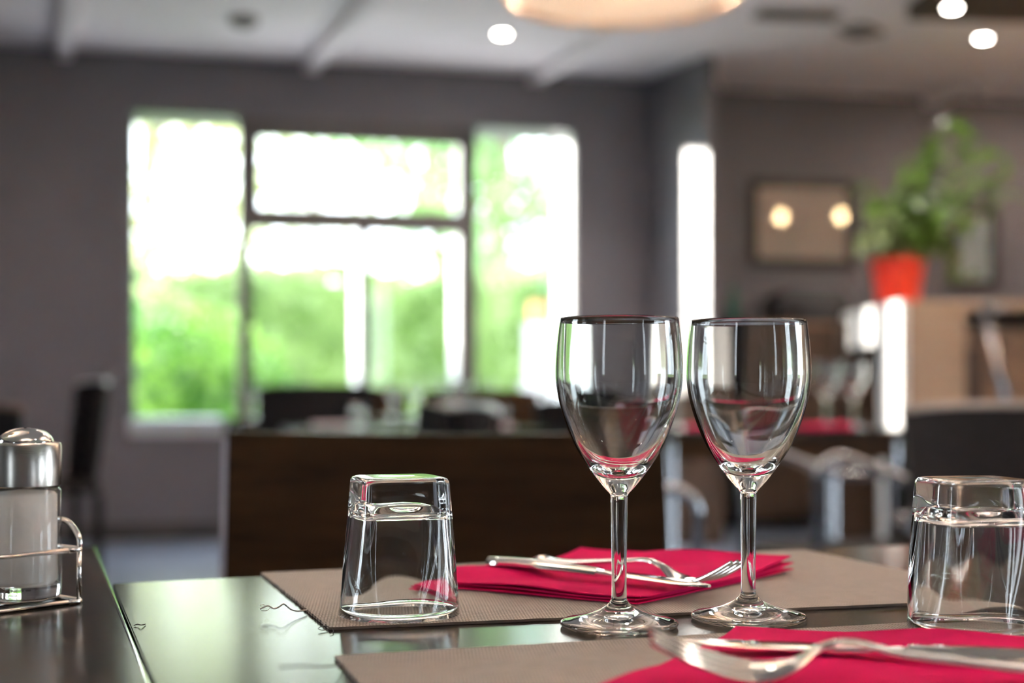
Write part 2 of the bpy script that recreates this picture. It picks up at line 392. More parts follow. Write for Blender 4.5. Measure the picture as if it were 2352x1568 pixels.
# side walls and the wall behind the camera with tall windows
NEAR_Y = -3.2
XR = RB.x
side_ops = [(1.4, 2.6, 0.5, 2.6), (4.3, 6.0, 0.5, 2.6)]
right_p0, right_p1 = Vector((XR, NEAR_Y)), Vector((XR, RB.y))
LWX = PL.x
left_p0, left_p1 = Vector((LWX, PL.y)), Vector((LWX, NEAR_Y))
wall_openings('wall_right', right_p1, right_p0, 0.3, 0, ZC, [((RB.y-NEAR_Y)-b, (RB.y-NEAR_Y)-a, z0, z1) for a, b, z0, z1 in side_ops], M['wall'])
left_ops = [(5.8, 7.0, 0.4, 2.5)]
wall_openings('wall_left', Vector((LWX, NEAR_Y)), Vector((LWX, PL.y)), 0.3, 0, ZC, [((PL.y-NEAR_Y)-b, (PL.y-NEAR_Y)-a, z0, z1) for a, b, z0, z1 in left_ops], M['wall'])
near_ops = [(1.6, 2.3, 0.5, 2.5), (8.1, 8.7, 0.5, 2.5)]
wall_openings('wall_near', Vector((XR, NEAR_Y)), Vector((LWX, NEAR_Y)), 0.3, 0, ZC, near_ops, M['wall'])
room_poly = [(LWX, NEAR_Y), (XR, NEAR_Y), (XR, RB.y), (R0.x, R0.y), (C1.x, C1.y), (PL.x, PL.y)]
big = [(LWX-0.3, NEAR_Y-0.3), (XR+0.3, NEAR_Y-0.3), (XR+0.3, RB.y+0.25), (R0.x, R0.y+0.25), (C1.x, C1.y+0.40), (PL.x-0.3, PL.y+0.36)]
MB().prism(big, -0.12, 0.0).build('floor', M['floor'])['kind'] = 'structure'
ceil_o = MB().prism(big, ZC, ZC+0.2).build('ceiling', M['ceil']); ceil_o['kind'] = 'structure'
# ceiling battens running with the depth of the room
BD = Vector((-math.sin(math.radians(19)), math.cos(math.radians(19))))
for i, px in enumerate((148, 712, 1228)):
    s = wall_s(px); p = W0+WE*s; q = p-BD*(11.6 if i else 8.5)
    c = (p+q)/2
    o = MB().box((c.x, c.y, ZC-0.03), ((q-p).length, 0.085, 0.06), rz=math.atan2((q-p).y, (q-p).x)).build('trim_%d' % (i+1), M['ceil'])
    o['kind'] = 'structure'
px = 2125; p = R0+RE*((R1-R0).length*0.68); q = p-BD*9
c = (p+q)/2
MB().box((c.x, c.y, ZC-0.03), (9, 0.085, 0.06), rz=math.atan2((q-p).y, (q-p).x)).build('trim_4', M['ceil'])['kind'] = 'structure'
# skirting boards
o = MB().box((*(PL+WE*2.9-WN*0.008), 0.05), (6.2, 0.016, 0.10), rz=WA).build('baseboard_back', M['base']); o['kind'] = 'structure'
o = MB().box((*((R0+RB)/2-Vector((-RE.y, RE.x))*0.008), 0.05), ((RB-R0).length, 0.016, 0.10), rz=math.atan2(RE.y, RE.x)).build('baseboard_recess', M['base']); o['kind'] = 'structure'

def simple_window(name, a, b, z0, z1, inward, nm=2):
    """framed window between plan points a and b"""
    a = Vector(a); b = Vector(b); e = (b-a).normalized(); L = (b-a).length; rz = math.atan2(e.y, e.x)
    root = thing(name, None, None); root['kind'] = 'structure'
    def bar(s, z, w, h, d=0.07, nme='frame', m=M['frame']):
        c = a+e*s; MB().box((c.x, c.y, z), (w, d, h), rz=rz).build(nme, m, root)
    bar(0.03, (z0+z1)/2, 0.06, z1-z0); bar(L-0.03, (z0+z1)/2, 0.06, z1-z0)
    bar(L/2, z0+0.03, L, 0.06); bar(L/2, z1-0.03, L, 0.06)
    for i in range(1, nm): bar(L*i/nm, (z0+z1)/2, 0.05, z1-z0, nme='mullion')
    for i in range(nm):
        c = a+e*(L*(i+0.5)/nm); MB().box((c.x, c.y, (z0+z1)/2), (L/nm-0.06, 0.006, z1-z0-0.1), rz=rz).build('pane', M['pane'], root)
    # daylight portal just inside the glass
    ld = D.lights.new('window_portal', 'AREA'); ld.shape = 'RECTANGLE'; ld.size = L; ld.size_y = z1-z0; ld.cycles.is_portal = True
    lo = D.objects.new('window_portal', ld); COL.objects.link(lo)
    c = (a+b)/2 + Vector(inward)*0.06; lo.location = (c.x, c.y, (z0+z1)/2)
    lo.rotation_euler = Vector((*inward, 0)).to_track_quat('-Z', 'Z').to_euler()
    return root
wn = 2
for a, b, z0, z1 in side_ops:
    simple_window('window_%d' % wn, (XR+0.1, NEAR_Y+a), (XR+0.1, NEAR_Y+b), z0, z1, (-1, 0), 3); wn += 1
for a, b, z0, z1 in left_ops:
    simple_window('window_%d' % wn, (LWX-0.1, PL.y-b), (LWX-0.1, PL.y-a), z0, z1, (1, 0), 2); wn += 1
for a, b, z0, z1 in near_ops:
    simple_window('window_%d' % wn, (XR-b, NEAR_Y-0.1), (XR-a, NEAR_Y-0.1), z0, z1, (0, 1), 3); wn += 1

# the big window in view: dark inner frame, deep white fins behind it
win = thing('window_1', None, None); win['kind'] = 'structure'
def wbox(s0, s1, z0, z1, o0, o1, name, m, bev=0.0):
    c = W0+WE*((s0+s1)/2)+WN*((o0+o1)/2)
    return MB().box((c.x, c.y, (z0+z1)/2), (s1-s0, o1-o0, z1-z0), rz=WA, bevel=bev).build(name, m, win)
s57, s107, s82 = wall_s(571), wall_s(1069), wall_s(833)
zTr = wall_z(820, 505)
wbox(s57-0.06, s57+0.065, zTr-0.03, zT, 0.02, 0.09, 'mullion', M['frame'])
wbox(s57-0.06, s57+0.02, zB, zTr-0.03, 0.02, 0.09, 'mullion', M['frame'])
wbox(s107-0.035, s107+0.075, zB, zT, 0.02, 0.09, 'mullion', M['frame'])
wbox(s82-0.02, s82+0.045, zB, zTr, 0.02, 0.09, 'mullion', M['frame'])
wbox(s57, s107, zTr-0.062, zTr+0.062, 0.015, 0.10, 'transom', M['frame'])
wbox(s57, s107, zT-0.11, zT, 0.02, 0.09, 'head_rail', M['frame'])
for s in (s82, s107):
    wbox(s-0.02, s-0.004, zB, zTr-0.065, 0.092, THK-0.02, 'fin', M['fin'])
wbox(s107-0.014, s107-0.001, zTr+0.04, zT-0.06, 0.09, 0.22, 'fin', M['fin'])
wbox(sR-0.012, sR-0.001, zB, zT, 0.03, THK, 'reveal_lining', M['fin'])
wbox(sL+0.002, sR-0.013, zB, zB+0.105, 0.03, THK-0.03, 'window_sill', M['sill'], 0.01)
wbox(sL+0.001, sL+0.03, zB, zT, 0.10, THK, 'jamb_lining', M['frame'])
for (a, b, z0, z1) in ((sL+0.031, s57-0.061, zB+0.11, zT-0.002), (s57+0.066, s107-0.037, zTr+0.064, zT-0.112), (s57+0.02, s82-0.022, zB+0.11, zTr-0.064), (s82+0.046, s107-0.037, zB+0.11, zTr-0.064), (s107+0.076, sR-0.013, zB+0.11, zT-0.002)):
    wbox(a, b, z0, z1, 0.05, 0.056, 'pane', M['pane'])
ld = D.lights.new('window_portal', 'AREA'); ld.shape = 'RECTANGLE'; ld.size = sR-sL; ld.size_y = zT-zB; ld.cycles.is_portal = True
lo = D.objects.new('window_portal', ld); COL.objects.link(lo)
lo.location = wall_pt((sL+sR)/2, (zT+zB)/2, -0.02); lo.rotation_euler = Vector((-WN.x, -WN.y, 0)).to_track_quat('-Z', 'Z').to_euler()

# ------------------------------------------------------------------ ceiling fittings
def lamp_light(name, kind, loc, energy, color, **kw):
    l = D.lights.new(name, kind); l.energy = energy; l.color = color
    for k, v in kw.items(): setattr(l, k, v)
    o = D.objects.new(name, l); COL.objects.link(o); o.location = loc; return o
def downlight(loc, label, e=60):
    t = thing('ceiling_spotlight', label, 'spotlight', loc, group='recessed ceiling spotlights')
    MB().lathe([(0.034, -0.001), (0.050, -0.008), (0.052, 0.0), (0.034, 0.0)], 24, closed=True).build('trim_ring', M['chrome'], t, smooth=True)
    MB().lathe([(0, -0.003), (0.033, -0.003), (0.033, 0.0), (0, 0.0)], 20).build('lens', M['spotglow'], t)
    lamp_light('spotlight_beam', 'SPOT', (loc[0], loc[1], loc[2]-0.02), e, (1, 0.92, 0.82), spot_size=math.radians(120), spot_blend=0.8, shadow_soft_size=0.04)
WARM = (1.0, 0.88, 0.75)
def ceil_px(x, y): return P(x, y, ZC-0.001)
downlight(ceil_px(1153, 78), 'small bright ceiling spotlight beside the wide pendant drum lamp')
downlight(P(2187, 18, ZC-0.082), 'upper ceiling spotlight of two, next to the dark wooden ceiling panel')
downlight(ceil_px(2258, 88), 'lower ceiling spotlight of two, above the leafy plant')
for (x, y, lb) in ((-1.9, 1.2, 'above the salt shaker table'), (1.6, 0.2, 'nearest above the camera'), (1.9, 2.2, 'above the charcoal chair with pale rail'),
                   (0.4, 3.4, 'above the armchairs beyond the wine glasses'), (-0.8, 4.4, 'above the table behind the wooden chair'), (1.9, 5.0, 'in front of the bar counter')):
    downlight((x, y, ZC-0.001), 'unseen ceiling spotlight added '+lb, 12)  # spotlights out of view, added to lift the light on the tables

def drum_lamp(loc, r, h, label, energy=850):
    t = thing('pendant_lamp', label, 'lamp', loc)
    MB().lathe([(r, 0), (r*1.01, h), (r*1.01-0.006, h), (r-0.006, 0)], 48, closed=True).build('lamp_shade', M['shade'], t, smooth=True)
    MB().lathe([(0, 0.012), (r-0.02, 0.012), (r-0.008, 0.02), (r-0.02, 0.018), (0, 0.018)], 48).build('diffuser', M['diffuser'], t, smooth=True)
    MB().lathe([(0, 0.09), (0.03, 0.095), (0.042, 0.125), (0.032, 0.16), (0.016, 0.19), (0, 0.19)], 16).build('bulb', M['bulbglow'], t, smooth=True)
    MB().tube([(0, 0, 0.19), (0, 0, ZC-loc[2])], 0.006, 8).build('cord', M['black'], t)
    mbx = MB()
    for a in range(3):
        mbx.tube([(0, 0, 0.2), ((r-0.004)*math.cos(a*2*PI/3), (r-0.004)*math.sin(a*2*PI/3), 0.2)], 0.004, 6)
    mbx.build('spider_bracket', M['black'], t)
    lamp_light('pendant_glow', 'POINT', (loc[0], loc[1], loc[2]+0.1), energy, WARM, shadow_soft_size=0.045)
    return t
pc = Q(1430, -4, 5.0); drum_lamp((pc.x, pc.y, pc.z), 0.415, 0.26, 'wide warm glowing drum pendant lamp hanging from the ceiling')
for (x, y, lb) in ((-1.6, 1.6, 'unseen drum lamp added for brightness above the salt shaker table, outside the picture'), (2.2, 2.2, 'unseen drum lamp added for brightness over the charcoal chair, outside the picture'),
                   (-2.9, 5.2, 'unseen drum lamp added for brightness near the side windows, outside the picture'), (0.6, -1.2, 'unseen drum lamp added for brightness behind the camera, outside the picture'), (3.5, 3.9, 'unseen drum lamp added for brightness over the bar side, outside the picture'), (4.75, 7.9, 'unseen drum lamp added for brightness above the bar end, outside the picture')):
    drum_lamp((x, y, pc.z), 0.415, 0.26, lb, 600 if y > 5.5 else (330 if x > 3 else (170 if x > 0 else 70)))  # drum lamps out of view, added to brighten ceiling and walls

def vent(loc, w, d, rz, label):
    t = thing('ceiling_vent', label, 'vent', loc, rz)
    mb = MB()
    mb.box((0, d/2, -0.008), (w, 0.02, 0.016)).box((0, -d/2, -0.008), (w, 0.02, 0.016)).box((w/2, 0, -0.008), (0.02, d, 0.016)).box((-w/2, 0, -0.008), (0.02, d, 0.016))
    mb.build('frame', M['ventgrey'], t)
    n = 7
    for i in range(n):
        MB().box((0, -d/2+d*(i+0.5)/n, -0.01), (w-0.02, d/n*0.8, 0.003), rot=Matrix.Rotation(0.6, 3, 'X')).build('slat', M['ventgrey'], t)
v = ceil_px(1830, 32); vent((v.x, v.y, ZC-0.001), 0.42, 0.16, 0.1, 'long grey ceiling vent beside the pendant drum lamp')
v = ceil_px(1975, 68); vent((v.x, v.y, ZC-0.001), 0.24, 0.16, 0.9, 'small slanted ceiling vent between long vent and spotlights')
v = ceil_px(560, 42)
t = thing('smoke_detector', 'round grey detector on the ceiling above the window', 'detector', (v.x, v.y, ZC-0.001))
MB().lathe([(0, -0.045), (0.05, -0.045), (0.075, -0.03), (0.08, 0), (0, 0)], 24).build('housing', M['ventgrey'], t, smooth=True)
MB().lathe([(0, -0.056), (0.02, -0.055), (0.024, -0.045), (0, -0.045)], 16).build('sensor_cap', M['ventgrey'], t, smooth=True)
a = ceil_px(2105, 20); b = ceil_px(2700, 30)
o = MB().box(((a.x+b.x)/2, a.y-0.75, ZC-0.04), (b.x-a.x, 1.5, 0.08), rz=0.10, bevel=0.005).build('wooden_ceiling_panel', M['darkwood'])
tag(o, 'dark brown wooden panel fixed to the ceiling above the bar', 'panel')

# two bare warm lamps by the side wall, seen only as reflections in the picture glass
def bare_lamp(loc, label):
    t = thing('bulb_pendant', label, 'lamp', loc, group='bare bulb pendants')
    MB().lathe([(0, -0.06), (0.032, -0.045), (0.045, 0), (0.034, 0.035), (0.018, 0.06), (0, 0.06)], 16).build('bulb', M['bulbglow'], t, smooth=True)
    MB().lathe([(0, 0.06), (0.02, 0.06), (0.02, 0.1), (0, 0.1)], 12).build('socket', M['black'], t, smooth=True)
    MB().tube([(0, 0, 0.1), (0, 0, ZC-loc[2])], 0.004, 6).build('cord', M['black'], t)
RN = Vector((RE.y, -RE.x))      # recess wall normal into the room
for px, py, lb in ((1790, 500, 'bare warm bulb pendant mirrored in the middle of the beige picture'), (1927, 498, 'bare warm bulb pendant mirrored at the frame of the beige picture')):
    k = (px-1176)/FPX; t_ = (k*R0.y-R0.x)/(RE.x-k*RE.y); wp = R0+RE*t_
    zp = CAMZ-(py-HOR)/FPX*wp.y
    d = Vector((wp.x, wp.y, zp-CAMZ)).normalized(); n3 = Vector((RN.x, RN.y, 0))
    r = d-2*d.dot(n3)*n3; tt = 4.2; loc = Vector((wp.x, wp.y, zp))+r*tt
    bare_lamp((loc.x, loc.y, min(loc.z, ZC-0.15)), lb)

# ------------------------------------------------------------------ garden outside
MB().box((-1, 40, -0.25), (140, 120, 0.1)).build('ground', M['lawn'])['kind'] = 'structure'
def leaves(mb, pts, size, rnd):
    for p in pts:
        p = Vector(p); a = Vector((rnd.gauss(0, 1), rnd.gauss(0, 1), rnd.gauss(0, 1))).normalized(); b = a.orthogonal().normalized()
        b = Matrix.Rotation(rnd.random()*6.28, 3, a) @ b; c = a.cross(b); s = size*(0.6+rnd.random()*0.8)
        mb.quad(p-b*s, p+c*s*0.5, p+b*s, p-c*s*0.5)
def hedge(name, label, p0, p1, w, z0, h, n, size, m, seed):
    rnd = random.Random(seed); p0 = Vector(p0); p1 = Vector(p1); e = (p1-p0); L = e.length; e.normalize(); nn = Vector((-e.y, e.x))
    t = thing(name, label, 'hedge', (0, 0, 0))
    pts = []
    for i in range(n):
        s = rnd.random()*L; u = rnd.random()
        wob = 0.12*math.sin(s*2.1)+0.08*math.sin(s*5.3+1)
        top = h+wob*0.4
        if u < 0.7: q = -w/2-rnd.random()*0.14+wob*0.4; z = rnd.random()*top
        else: q = (rnd.random()-0.5)*w; z = top+rnd.random()*0.14-0.05
        p = p0+e*s+nn*q; pts.append((p.x, p.y, z0+z))
    mb = MB(); leaves(mb, pts, size, rnd); f = mb.build('foliage', m, t, fix=False); f['kind'] = 'stuff'
    c = (p0+p1)/2; MB().box((c.x, c.y, z0+h/2), (L, w*0.8, h*0.94), rz=math.atan2(e.y, e.x)).build('core', m, t)
hedge('garden_hedge', 'long clipped green hedge outside beyond the window', (-9.0, 14.6), (6.5, 16.6), 1.0, -0.2, 2.30, 15000, 0.075, M['hedge'], 3)
def shrub(name, label, c, r, h, n, size, m, seed, z0=-0.2):
    rnd = random.Random(seed); t = thing(name, label, 'shrub', (c[0], c[1], z0))
    pts = []
    for i in range(n):
        a = rnd.random()*2*PI; el = math.asin(rnd.uniform(-0.2, 1)); rr = 0.75+0.3*rnd.random()+0.12*math.sin(3*a)
        pts.append((r*rr*math.cos(a)*math.cos(el), r*rr*math.sin(a)*math.cos(el), h*0.45+h*0.55*rr*math.sin(el)))
    mb = MB(); leaves(mb, pts, size, rnd); mb.build('foliage', m, t, fix=False)['kind'] = 'stuff'
    mb = MB()
    for i in range(5):
        a = i*1.26; mb.tube([(0.05*math.cos(a), 0.05*math.sin(a), 0), (r*0.4*math.cos(a), r*0.4*math.sin(a), h*0.6)], [0.025, 0.01], 6)
    mb.build('stem', M['bark'], t)
    MB().lathe([(0, h*0.15), (r*0.6, h*0.3), (r*0.7, h*0.55), (r*0.45, h*0.8), (0, h*0.88)], 12).build('inner_foliage', m, t, smooth=True)
q = Q(420, 820, 10.4); shrub('garden_shrub', 'broad leafy green shrub outside the window, at its far corner pane', (q.x-0.05, q.y), 0.85, 1.65, 2600, 0.06, M['shrub'], 5)
q = Q(300, 820, 12.6); shrub('garden_shrub', 'taller pale green shrub outside, behind the broad corner shrub', (q.x-0.1, q.y), 0.8, 2.1, 1900, 0.06, M['hedge'], 6)
def tree(name, label, c, h, r, ch, n, size, m, seed):
    rnd = random.Random(seed); t = thing(name, label, 'tree', (c[0], c[1], -0.2), group='garden trees')
    mb = MB(); mb.tube(smooth_path([(0, 0, 0), (0.08, 0.05, h*0.25), (0.0, -0.06, h*0.5), (0.1, 0, h*0.85)], 4), [0.16*(1-0.055*i) for i in range(13)], 8)
    mb.build('trunk', M['bark'], t, smooth=True)
    cl = []
    for i in range(22):
        a = rnd.random()*2*PI; rr = r*math.sqrt(rnd.random())*0.85; cl.append((rr*math.cos(a), rr*math.sin(a), h-ch+ch*rnd.random()))
    mb = MB()
    for c_ in cl[:12]: mb.tube([(0.05, 0, c_[2]*0.72), (c_[0]*0.5, c_[1]*0.5, c_[2]*0.9), c_], [0.05, 0.03, 0.01], 5)
    mb.build('branch', M['bark'], t)
    pts = []
    for i in range(n):
        c_ = rnd.choice(cl); s = r*0.33
        pts.append((c_[0]+rnd.gauss(0, s), c_[1]+rnd.gauss(0, s), c_[2]+rnd.gauss(0, s*0.8)))
    mb = MB(); leaves(mb, pts, size, rnd); mb.build('crown', m, t, fix=False)['kind'] = 'stuff'
for i, (px, Y, h, r, ch, n, sz, m, lb) in enumerate((
        (335, 20, 7.5, 1.9, 5.8, 2600, 0.13, 'treeleaf', 'pale sunlit tree outside, behind the pane beside the grey wall'),
        (720, 42, 12.5, 3.6, 7.0, 2200, 0.13, 'treeleaf', 'sparse pale tree outside, behind the transom pane'),
        (1000, 25.5, 7.5, 1.5, 5.4, 2400, 0.12, 'treegreen', 'light green tree outside, next to the sparse pale tree'),
        (1150, 18.8, 7.0, 1.05, 6.0, 2100, 0.12, 'treegreen', 'green tree outside, behind the narrow pane by the white reveal'),
        (1262, 31.5, 11.0, 2.2, 8.2, 3200, 0.13, 'treeblue', 'blue-green tree outside, behind the narrow pane by the white reveal'))):
    q = Q(px, 700, Y); tree('garden_tree', lb, (q.x, q.y), h, r, ch, n, sz, M[m], 20+i)
c = W0+WE*((sL+sR)/2)+WN*(THK+1.9)
ter = thing('bounce_terrace', None, None); ter['kind'] = 'structure'  # unseen pale slabs added to bounce daylight onto the ceiling
M['bouncepaving'] = mat('bounce_paving', (0.7, 0.66, 0.66), 0.8, build=noise_paint(2, (0.68, 0.64, 0.65), (0.76, 0.72, 0.73), 0.2, 40))
pv0 = None
for i in range(12):
    for j in range(5):
        p = c+WE*((i-5.5)*0.75)+WN*((j-2)*0.75)
        if pv0 is None:
            pv0 = MB().box((0, 0, 0), (0.742, 0.742, 0.05), bevel=0.004).build('bounce_paver', M['bouncepaving'], ter); o = pv0
        else:
            o = pv0.copy(); COL.objects.link(o)
        o.location = (p.x, p.y, -0.175); o.rotation_euler = (0, 0, WA)
# orange pot and white plinth, stand-ins for an unidentified blur outside
q = Q(1242, 722, 10.8)
t = thing('stand_in_plinth', 'white plinth standing in for a pale blur outside the window', 'plinth', (q.x, q.y, -0.2))
MB().box((0, 0, (q.z-0.08+0.2)/2), (0.24, 0.24, q.z-0.08+0.2), bevel=0.01).build('body', M['render'], t)
MB().box((0, 0, 0.06), (0.3, 0.3, 0.12), bevel=0.01).build('foot', M['render'], t)
t = thing('stand_in_pot', 'round orange pot standing in for an orange blur outside the window', 'pot', (q.x, q.y, q.z-0.08))
MB().lathe([(0, 0), (0.05, 0), (0.085, 0.06), (0.09, 0.11), (0.075, 0.15), (0.085, 0.17), (0.075, 0.17), (0.065, 0.15), (0.075, 0.1), (0, 0.02)], 24).build('body', M['terracotta'], t, smooth=True)
MB().lathe([(0, 0.13), (0.068, 0.13), (0.06, 0.145), (0, 0.15)], 16).build('soil', M['soil'], t)

# ------------------------------------------------------------------ furniture
def table(name, label, quad, zt=0.75, th=0.028, leg=0.035, group=None):
    """table with a four-cornered top given in plan (counter-clockwise)"""
    c = sum((Vector(p) for p in quad), Vector((0, 0)))/4
    t = thing(name, label, 'table', (c.x, c.y, 0), group=group)
    q = [(Vector(p)-c) for p in quad]
    mb = MB(); mb.prism([(p.x, p.y) for p in q], zt-th, zt)
    es = mb.bm.edges[:]; bmesh.ops.bevel(mb.bm, geom=es, offset=0.0007, segments=2, affect='EDGES')
    mb.build('tabletop', M['table'], t, auto=40)
    mb = MB()
    for i in range(4):
        a = q[i]*0.93; b = q[(i+1) % 4]*0.93; m_ = (a+b)/2; d = b-a
        mb.box((m_.x, m_.y, zt-th-0.035), (d.length, 0.02, 0.07), rz=math.atan2(d.y, d.x))
    mb.build('apron', M['chairwood'], t)
    for p in q:
        pp = p*0.90
        MB().lathe([(0, 0), (leg*0.9, 0), (leg*0.9, 0.02), (leg*0.7, 0.03), (leg*0.7, zt-th-0.001), (0, zt-th-0.001)], 16, center=(pp.x, pp.y, 0)).build('leg', M['chrome'], t, auto=40)
    return t
def xy(v): return Vector((v.x, v.y))
# main table
tA = xy(P(266, 1339)); tB = xy(P(2030, 1253)); tu = (tB-tA).normalized()
sA = xy(P(218, 1255)); sB = xy(P(345, 1568)); sv = (sB-sA).normalized()
# the far edge meets the joint with the neighbouring table
den = tu.x*sv.y-tu.y*sv.x; k_ = ((sA.x-tA.x)*sv.y-(sA.y-tA.y)*sv.x)/den; tA = tA+tu*k_
gap = Vector((0.0014, 0.0005))
tBR = tA+tu*1.15
table('dining_table', 'dark brown laminate dining table carrying the two wine glasses and red napkins', [tA+sv*0.62+gap, tBR+sv*0.62, tBR, tA+gap])
lw = Vector((-tu.x, -tu.y))
lt = table('dining_table', 'dark dining table with the salt shaker, pushed against the main table', [sA+sv*0.86+lw*0.75, sA+sv*0.86, sA, sA+lw*0.75])
mb = MB(); c = Vector(lt.location[:2])
a = sA-c; b = sA+sv*0.86-c; off = Vector((sv.y, -sv.x))*0.0011
mb.box((((a+b)/2+off).x, ((a+b)/2+off).y, 0.7493), ((b-a).length, 0.0022, 0.0022), rz=math.atan2(sv.y, sv.x), bevel=0.0007)
mb.build('edge_band', M['steel'], lt)

# opposite chair with a wide curved veneer back
def veneer_chair(loc, rz, label, w=0.476, top=0.832, m=M['chairwood']):
    t = thing('dining_chair', label, 'chair', loc, rz)
    mb = MB(); n = 14; h0 = 0.47; th = 0.022; rows = 6
    grid = {}
    for i in range(n+1):
        u = i/n*2-1
        for j in range(rows+1):
            v = j/rows; z = h0+(top-h0)*v
            if j == rows: z -= 0.004*(1-u*u)
            yb = 0.035*(1-u*u)*0.6+0.05*(v-0.3)
            for k in (0, 1): grid[i, j, k] = mb.bm.verts.new((u*w/2, yb+k*th, z))
    for i in range(n):
        for j in range(rows):
            mb.face((grid[i, j, 0], grid[i+1, j, 0], grid[i+1, j+1, 0], grid[i, j+1, 0])); mb.face((grid[i, j, 1], grid[i, j+1, 1], grid[i+1, j+1, 1], grid[i+1, j, 1]))
        mb.face((grid[i, rows, 0], grid[i+1, rows, 0], grid[i+1, rows, 1], grid[i, rows, 1])); mb.face((grid[i, 0, 0], grid[i, 0, 1], grid[i+1, 0, 1], grid[i+1, 0, 0]))
    for j in range(rows):
        mb.face((grid[0, j, 0], grid[0, j+1, 0], grid[0, j+1, 1], grid[0, j, 1])); mb.face((grid[n, j, 0], grid[n, j, 1], grid[n, j+1, 1], grid[n, j+1, 0]))
    bmesh.ops.bevel(mb.bm, geom=[e for e in mb.bm.edges if len(e.link_faces) == 2 and e.calc_face_angle(0) > 0.9], offset=0.004, segments=2, affect='EDGES')
    bk = mb.build('backrest', m, t, auto=50)
    MB().box((-w/2-0.0025, 0.018, (h0+top)/2-0.002), (0.005, 0.026, top-h0-0.012), rot=Matrix.Rotation(-0.135, 3, 'X')).build('lit_edge_strip', M['litedge'], bk)  # pale strip paints the daylight along the left edge
    MB().box((0, -0.19, 0.455), (w*0.96, 0.44, 0.035), bevel=0.012, seg=3).build('seat', m, t, auto=50)
    for sx in (-1, 1):
        x = sx*(w/2-0.03)
        MB().tube(round_path([(x, 0.06, 0.0), (x, 0.045, 0.44), (x, 0.066, 0.70)], 0.06), 0.011, 10).build('leg', M['chrome'], t, smooth=True)
        MB().tube([(x, -0.38, 0), (x, -0.37, 0.44)], 0.011, 10).build('leg', M['chrome'], t, smooth=True)
    MB().tube([(-w/2+0.03, -0.37, 0.43), (w/2-0.03, -0.37, 0.43)], 0.009, 8).build('stretcher', M['chrome'], t, smooth=True)
    return t
c = Q(1026, 1000, 1.52)
veneer_chair((c.x, 1.52, 0), math.radians(2), 'wide dark brown wooden chair back across the table behind the tumbler')

def armchair(loc, rz, label, m, top=0.85, w=0.52, piping=None, group=None, armz=0.66, arms=True):
    """tube-framed armchair; the sitter faces local -y"""
    t = thing('tube_armchair', label, 'chair', loc, rz, group)
    mb = MB(); n = 10; rows = 5; grid = {}; h0 = 0.43; th = 0.035
    for i in range(n+1):
        u = i/n*2-1
        for j in range(rows+1):
            v = j/rows; z = h0+(top-h0)*v; yb = 0.20+0.06*v-0.05*u*u
            ww = w/2*(1-0.10*(1-v))
            for k in (0, 1): grid[i, j, k] = mb.bm.verts.new((u*ww, yb+k*th, z-(0.012*u**4 if j == rows else 0)))
    for i in range(n):
        for j in range(rows):
            mb.face((grid[i, j, 0], grid[i+1, j, 0], grid[i+1, j+1, 0], grid[i, j+1, 0])); mb.face((grid[i, j, 1], grid[i, j+1, 1], grid[i+1, j+1, 1], grid[i+1, j, 1]))
        mb.face((grid[i, rows, 0], grid[i+1, rows, 0], grid[i+1, rows, 1], grid[i, rows, 1])); mb.face((grid[i, 0, 0], grid[i, 0, 1], grid[i+1, 0, 1], grid[i+1, 0, 0]))
    for j in range(rows):
        mb.face((grid[0, j, 0], grid[0, j+1, 0], grid[0, j+1, 1], grid[0, j, 1])); mb.face((grid[n, j, 0], grid[n, j, 1], grid[n, j+1, 1], grid[n, j+1, 0]))
    bk = mb.build('backrest', m, t, auto=50)
    if piping:
        MB().tube([(w/2*(i/10-1), 0.26-0.05*(i/10-1)**2+th/2, top+0.002-0.012*(i/10-1)**4) for i in range(21)], 0.012, 8).build('top_rail', piping, bk, smooth=True)
    MB().box((0, -0.02, 0.45), (w*0.94, 0.46, 0.06), bevel=0.02, seg=3).build('seat', m, t, auto=50)
    if not arms:
        for sx in (-1, 1):
            for y_ in (-0.2, 0.2): MB().box((sx*(w/2-0.03), y_, 0.21), (0.035, 0.035, 0.42)).build('leg', m, t)
        return t
    for sx in (-1, 1):
        x = sx*(w/2+0.015)
        MB().tube(round_path([(x, 0.26, armz-0.05), (x, 0.02, armz-0.05), (x, -0.20, armz+0.03), (x, -0.25, armz), (x, -0.25, 0.02), (x, 0.24, 0.02)], 0.05), 0.0125, 10).build('arm_frame', M['chrome'], t, smooth=True)
    MB().tube([(-w/2-0.015, 0.24, 0.02), (w/2+0.015, 0.24, 0.02)], 0.0125, 8).build('floor_rail', M['chrome'], t, smooth=True)
    MB().tube([(-w/2-0.015, 0.0, 0.40), (w/2+0.015, 0.0, 0.40)], 0.0125, 8).build('seat_rail', M['chrome'], t, smooth=True)
    for sx in (-1, 1):
        MB().tube([(sx*(w/2+0.015), 0.255, armz-0.05), (sx*(w/2-0.03), 0.235, armz-0.05)], 0.0125, 8).build('bracket', M['chrome'], t, smooth=True)
    return t
q = Q(1470, 1100, 3.0); armchair((q.x-0.18, 3.05, 0), PI/2+0.10, 'dark tube-arm chair behind the first wine glass, facing the bar side', M['chairblack'], top=0.85)
q = Q(1985, 1100, 3.6); armchair((0.91, 3.6, 0), -PI/2+0.16, 'dark brown armchair with bluish chrome arms beyond the second wine glass', M['chairblack'], top=0.845, armz=0.70)
q = Q(2345, 1000, 2.75); armchair((q.x+0.05, 2.7, 0), -0.12, 'charcoal chair with pale top rail behind the cut-off tumbler', M['chairgrey'], top=0.842, piping=M['taupe'], w=0.5)
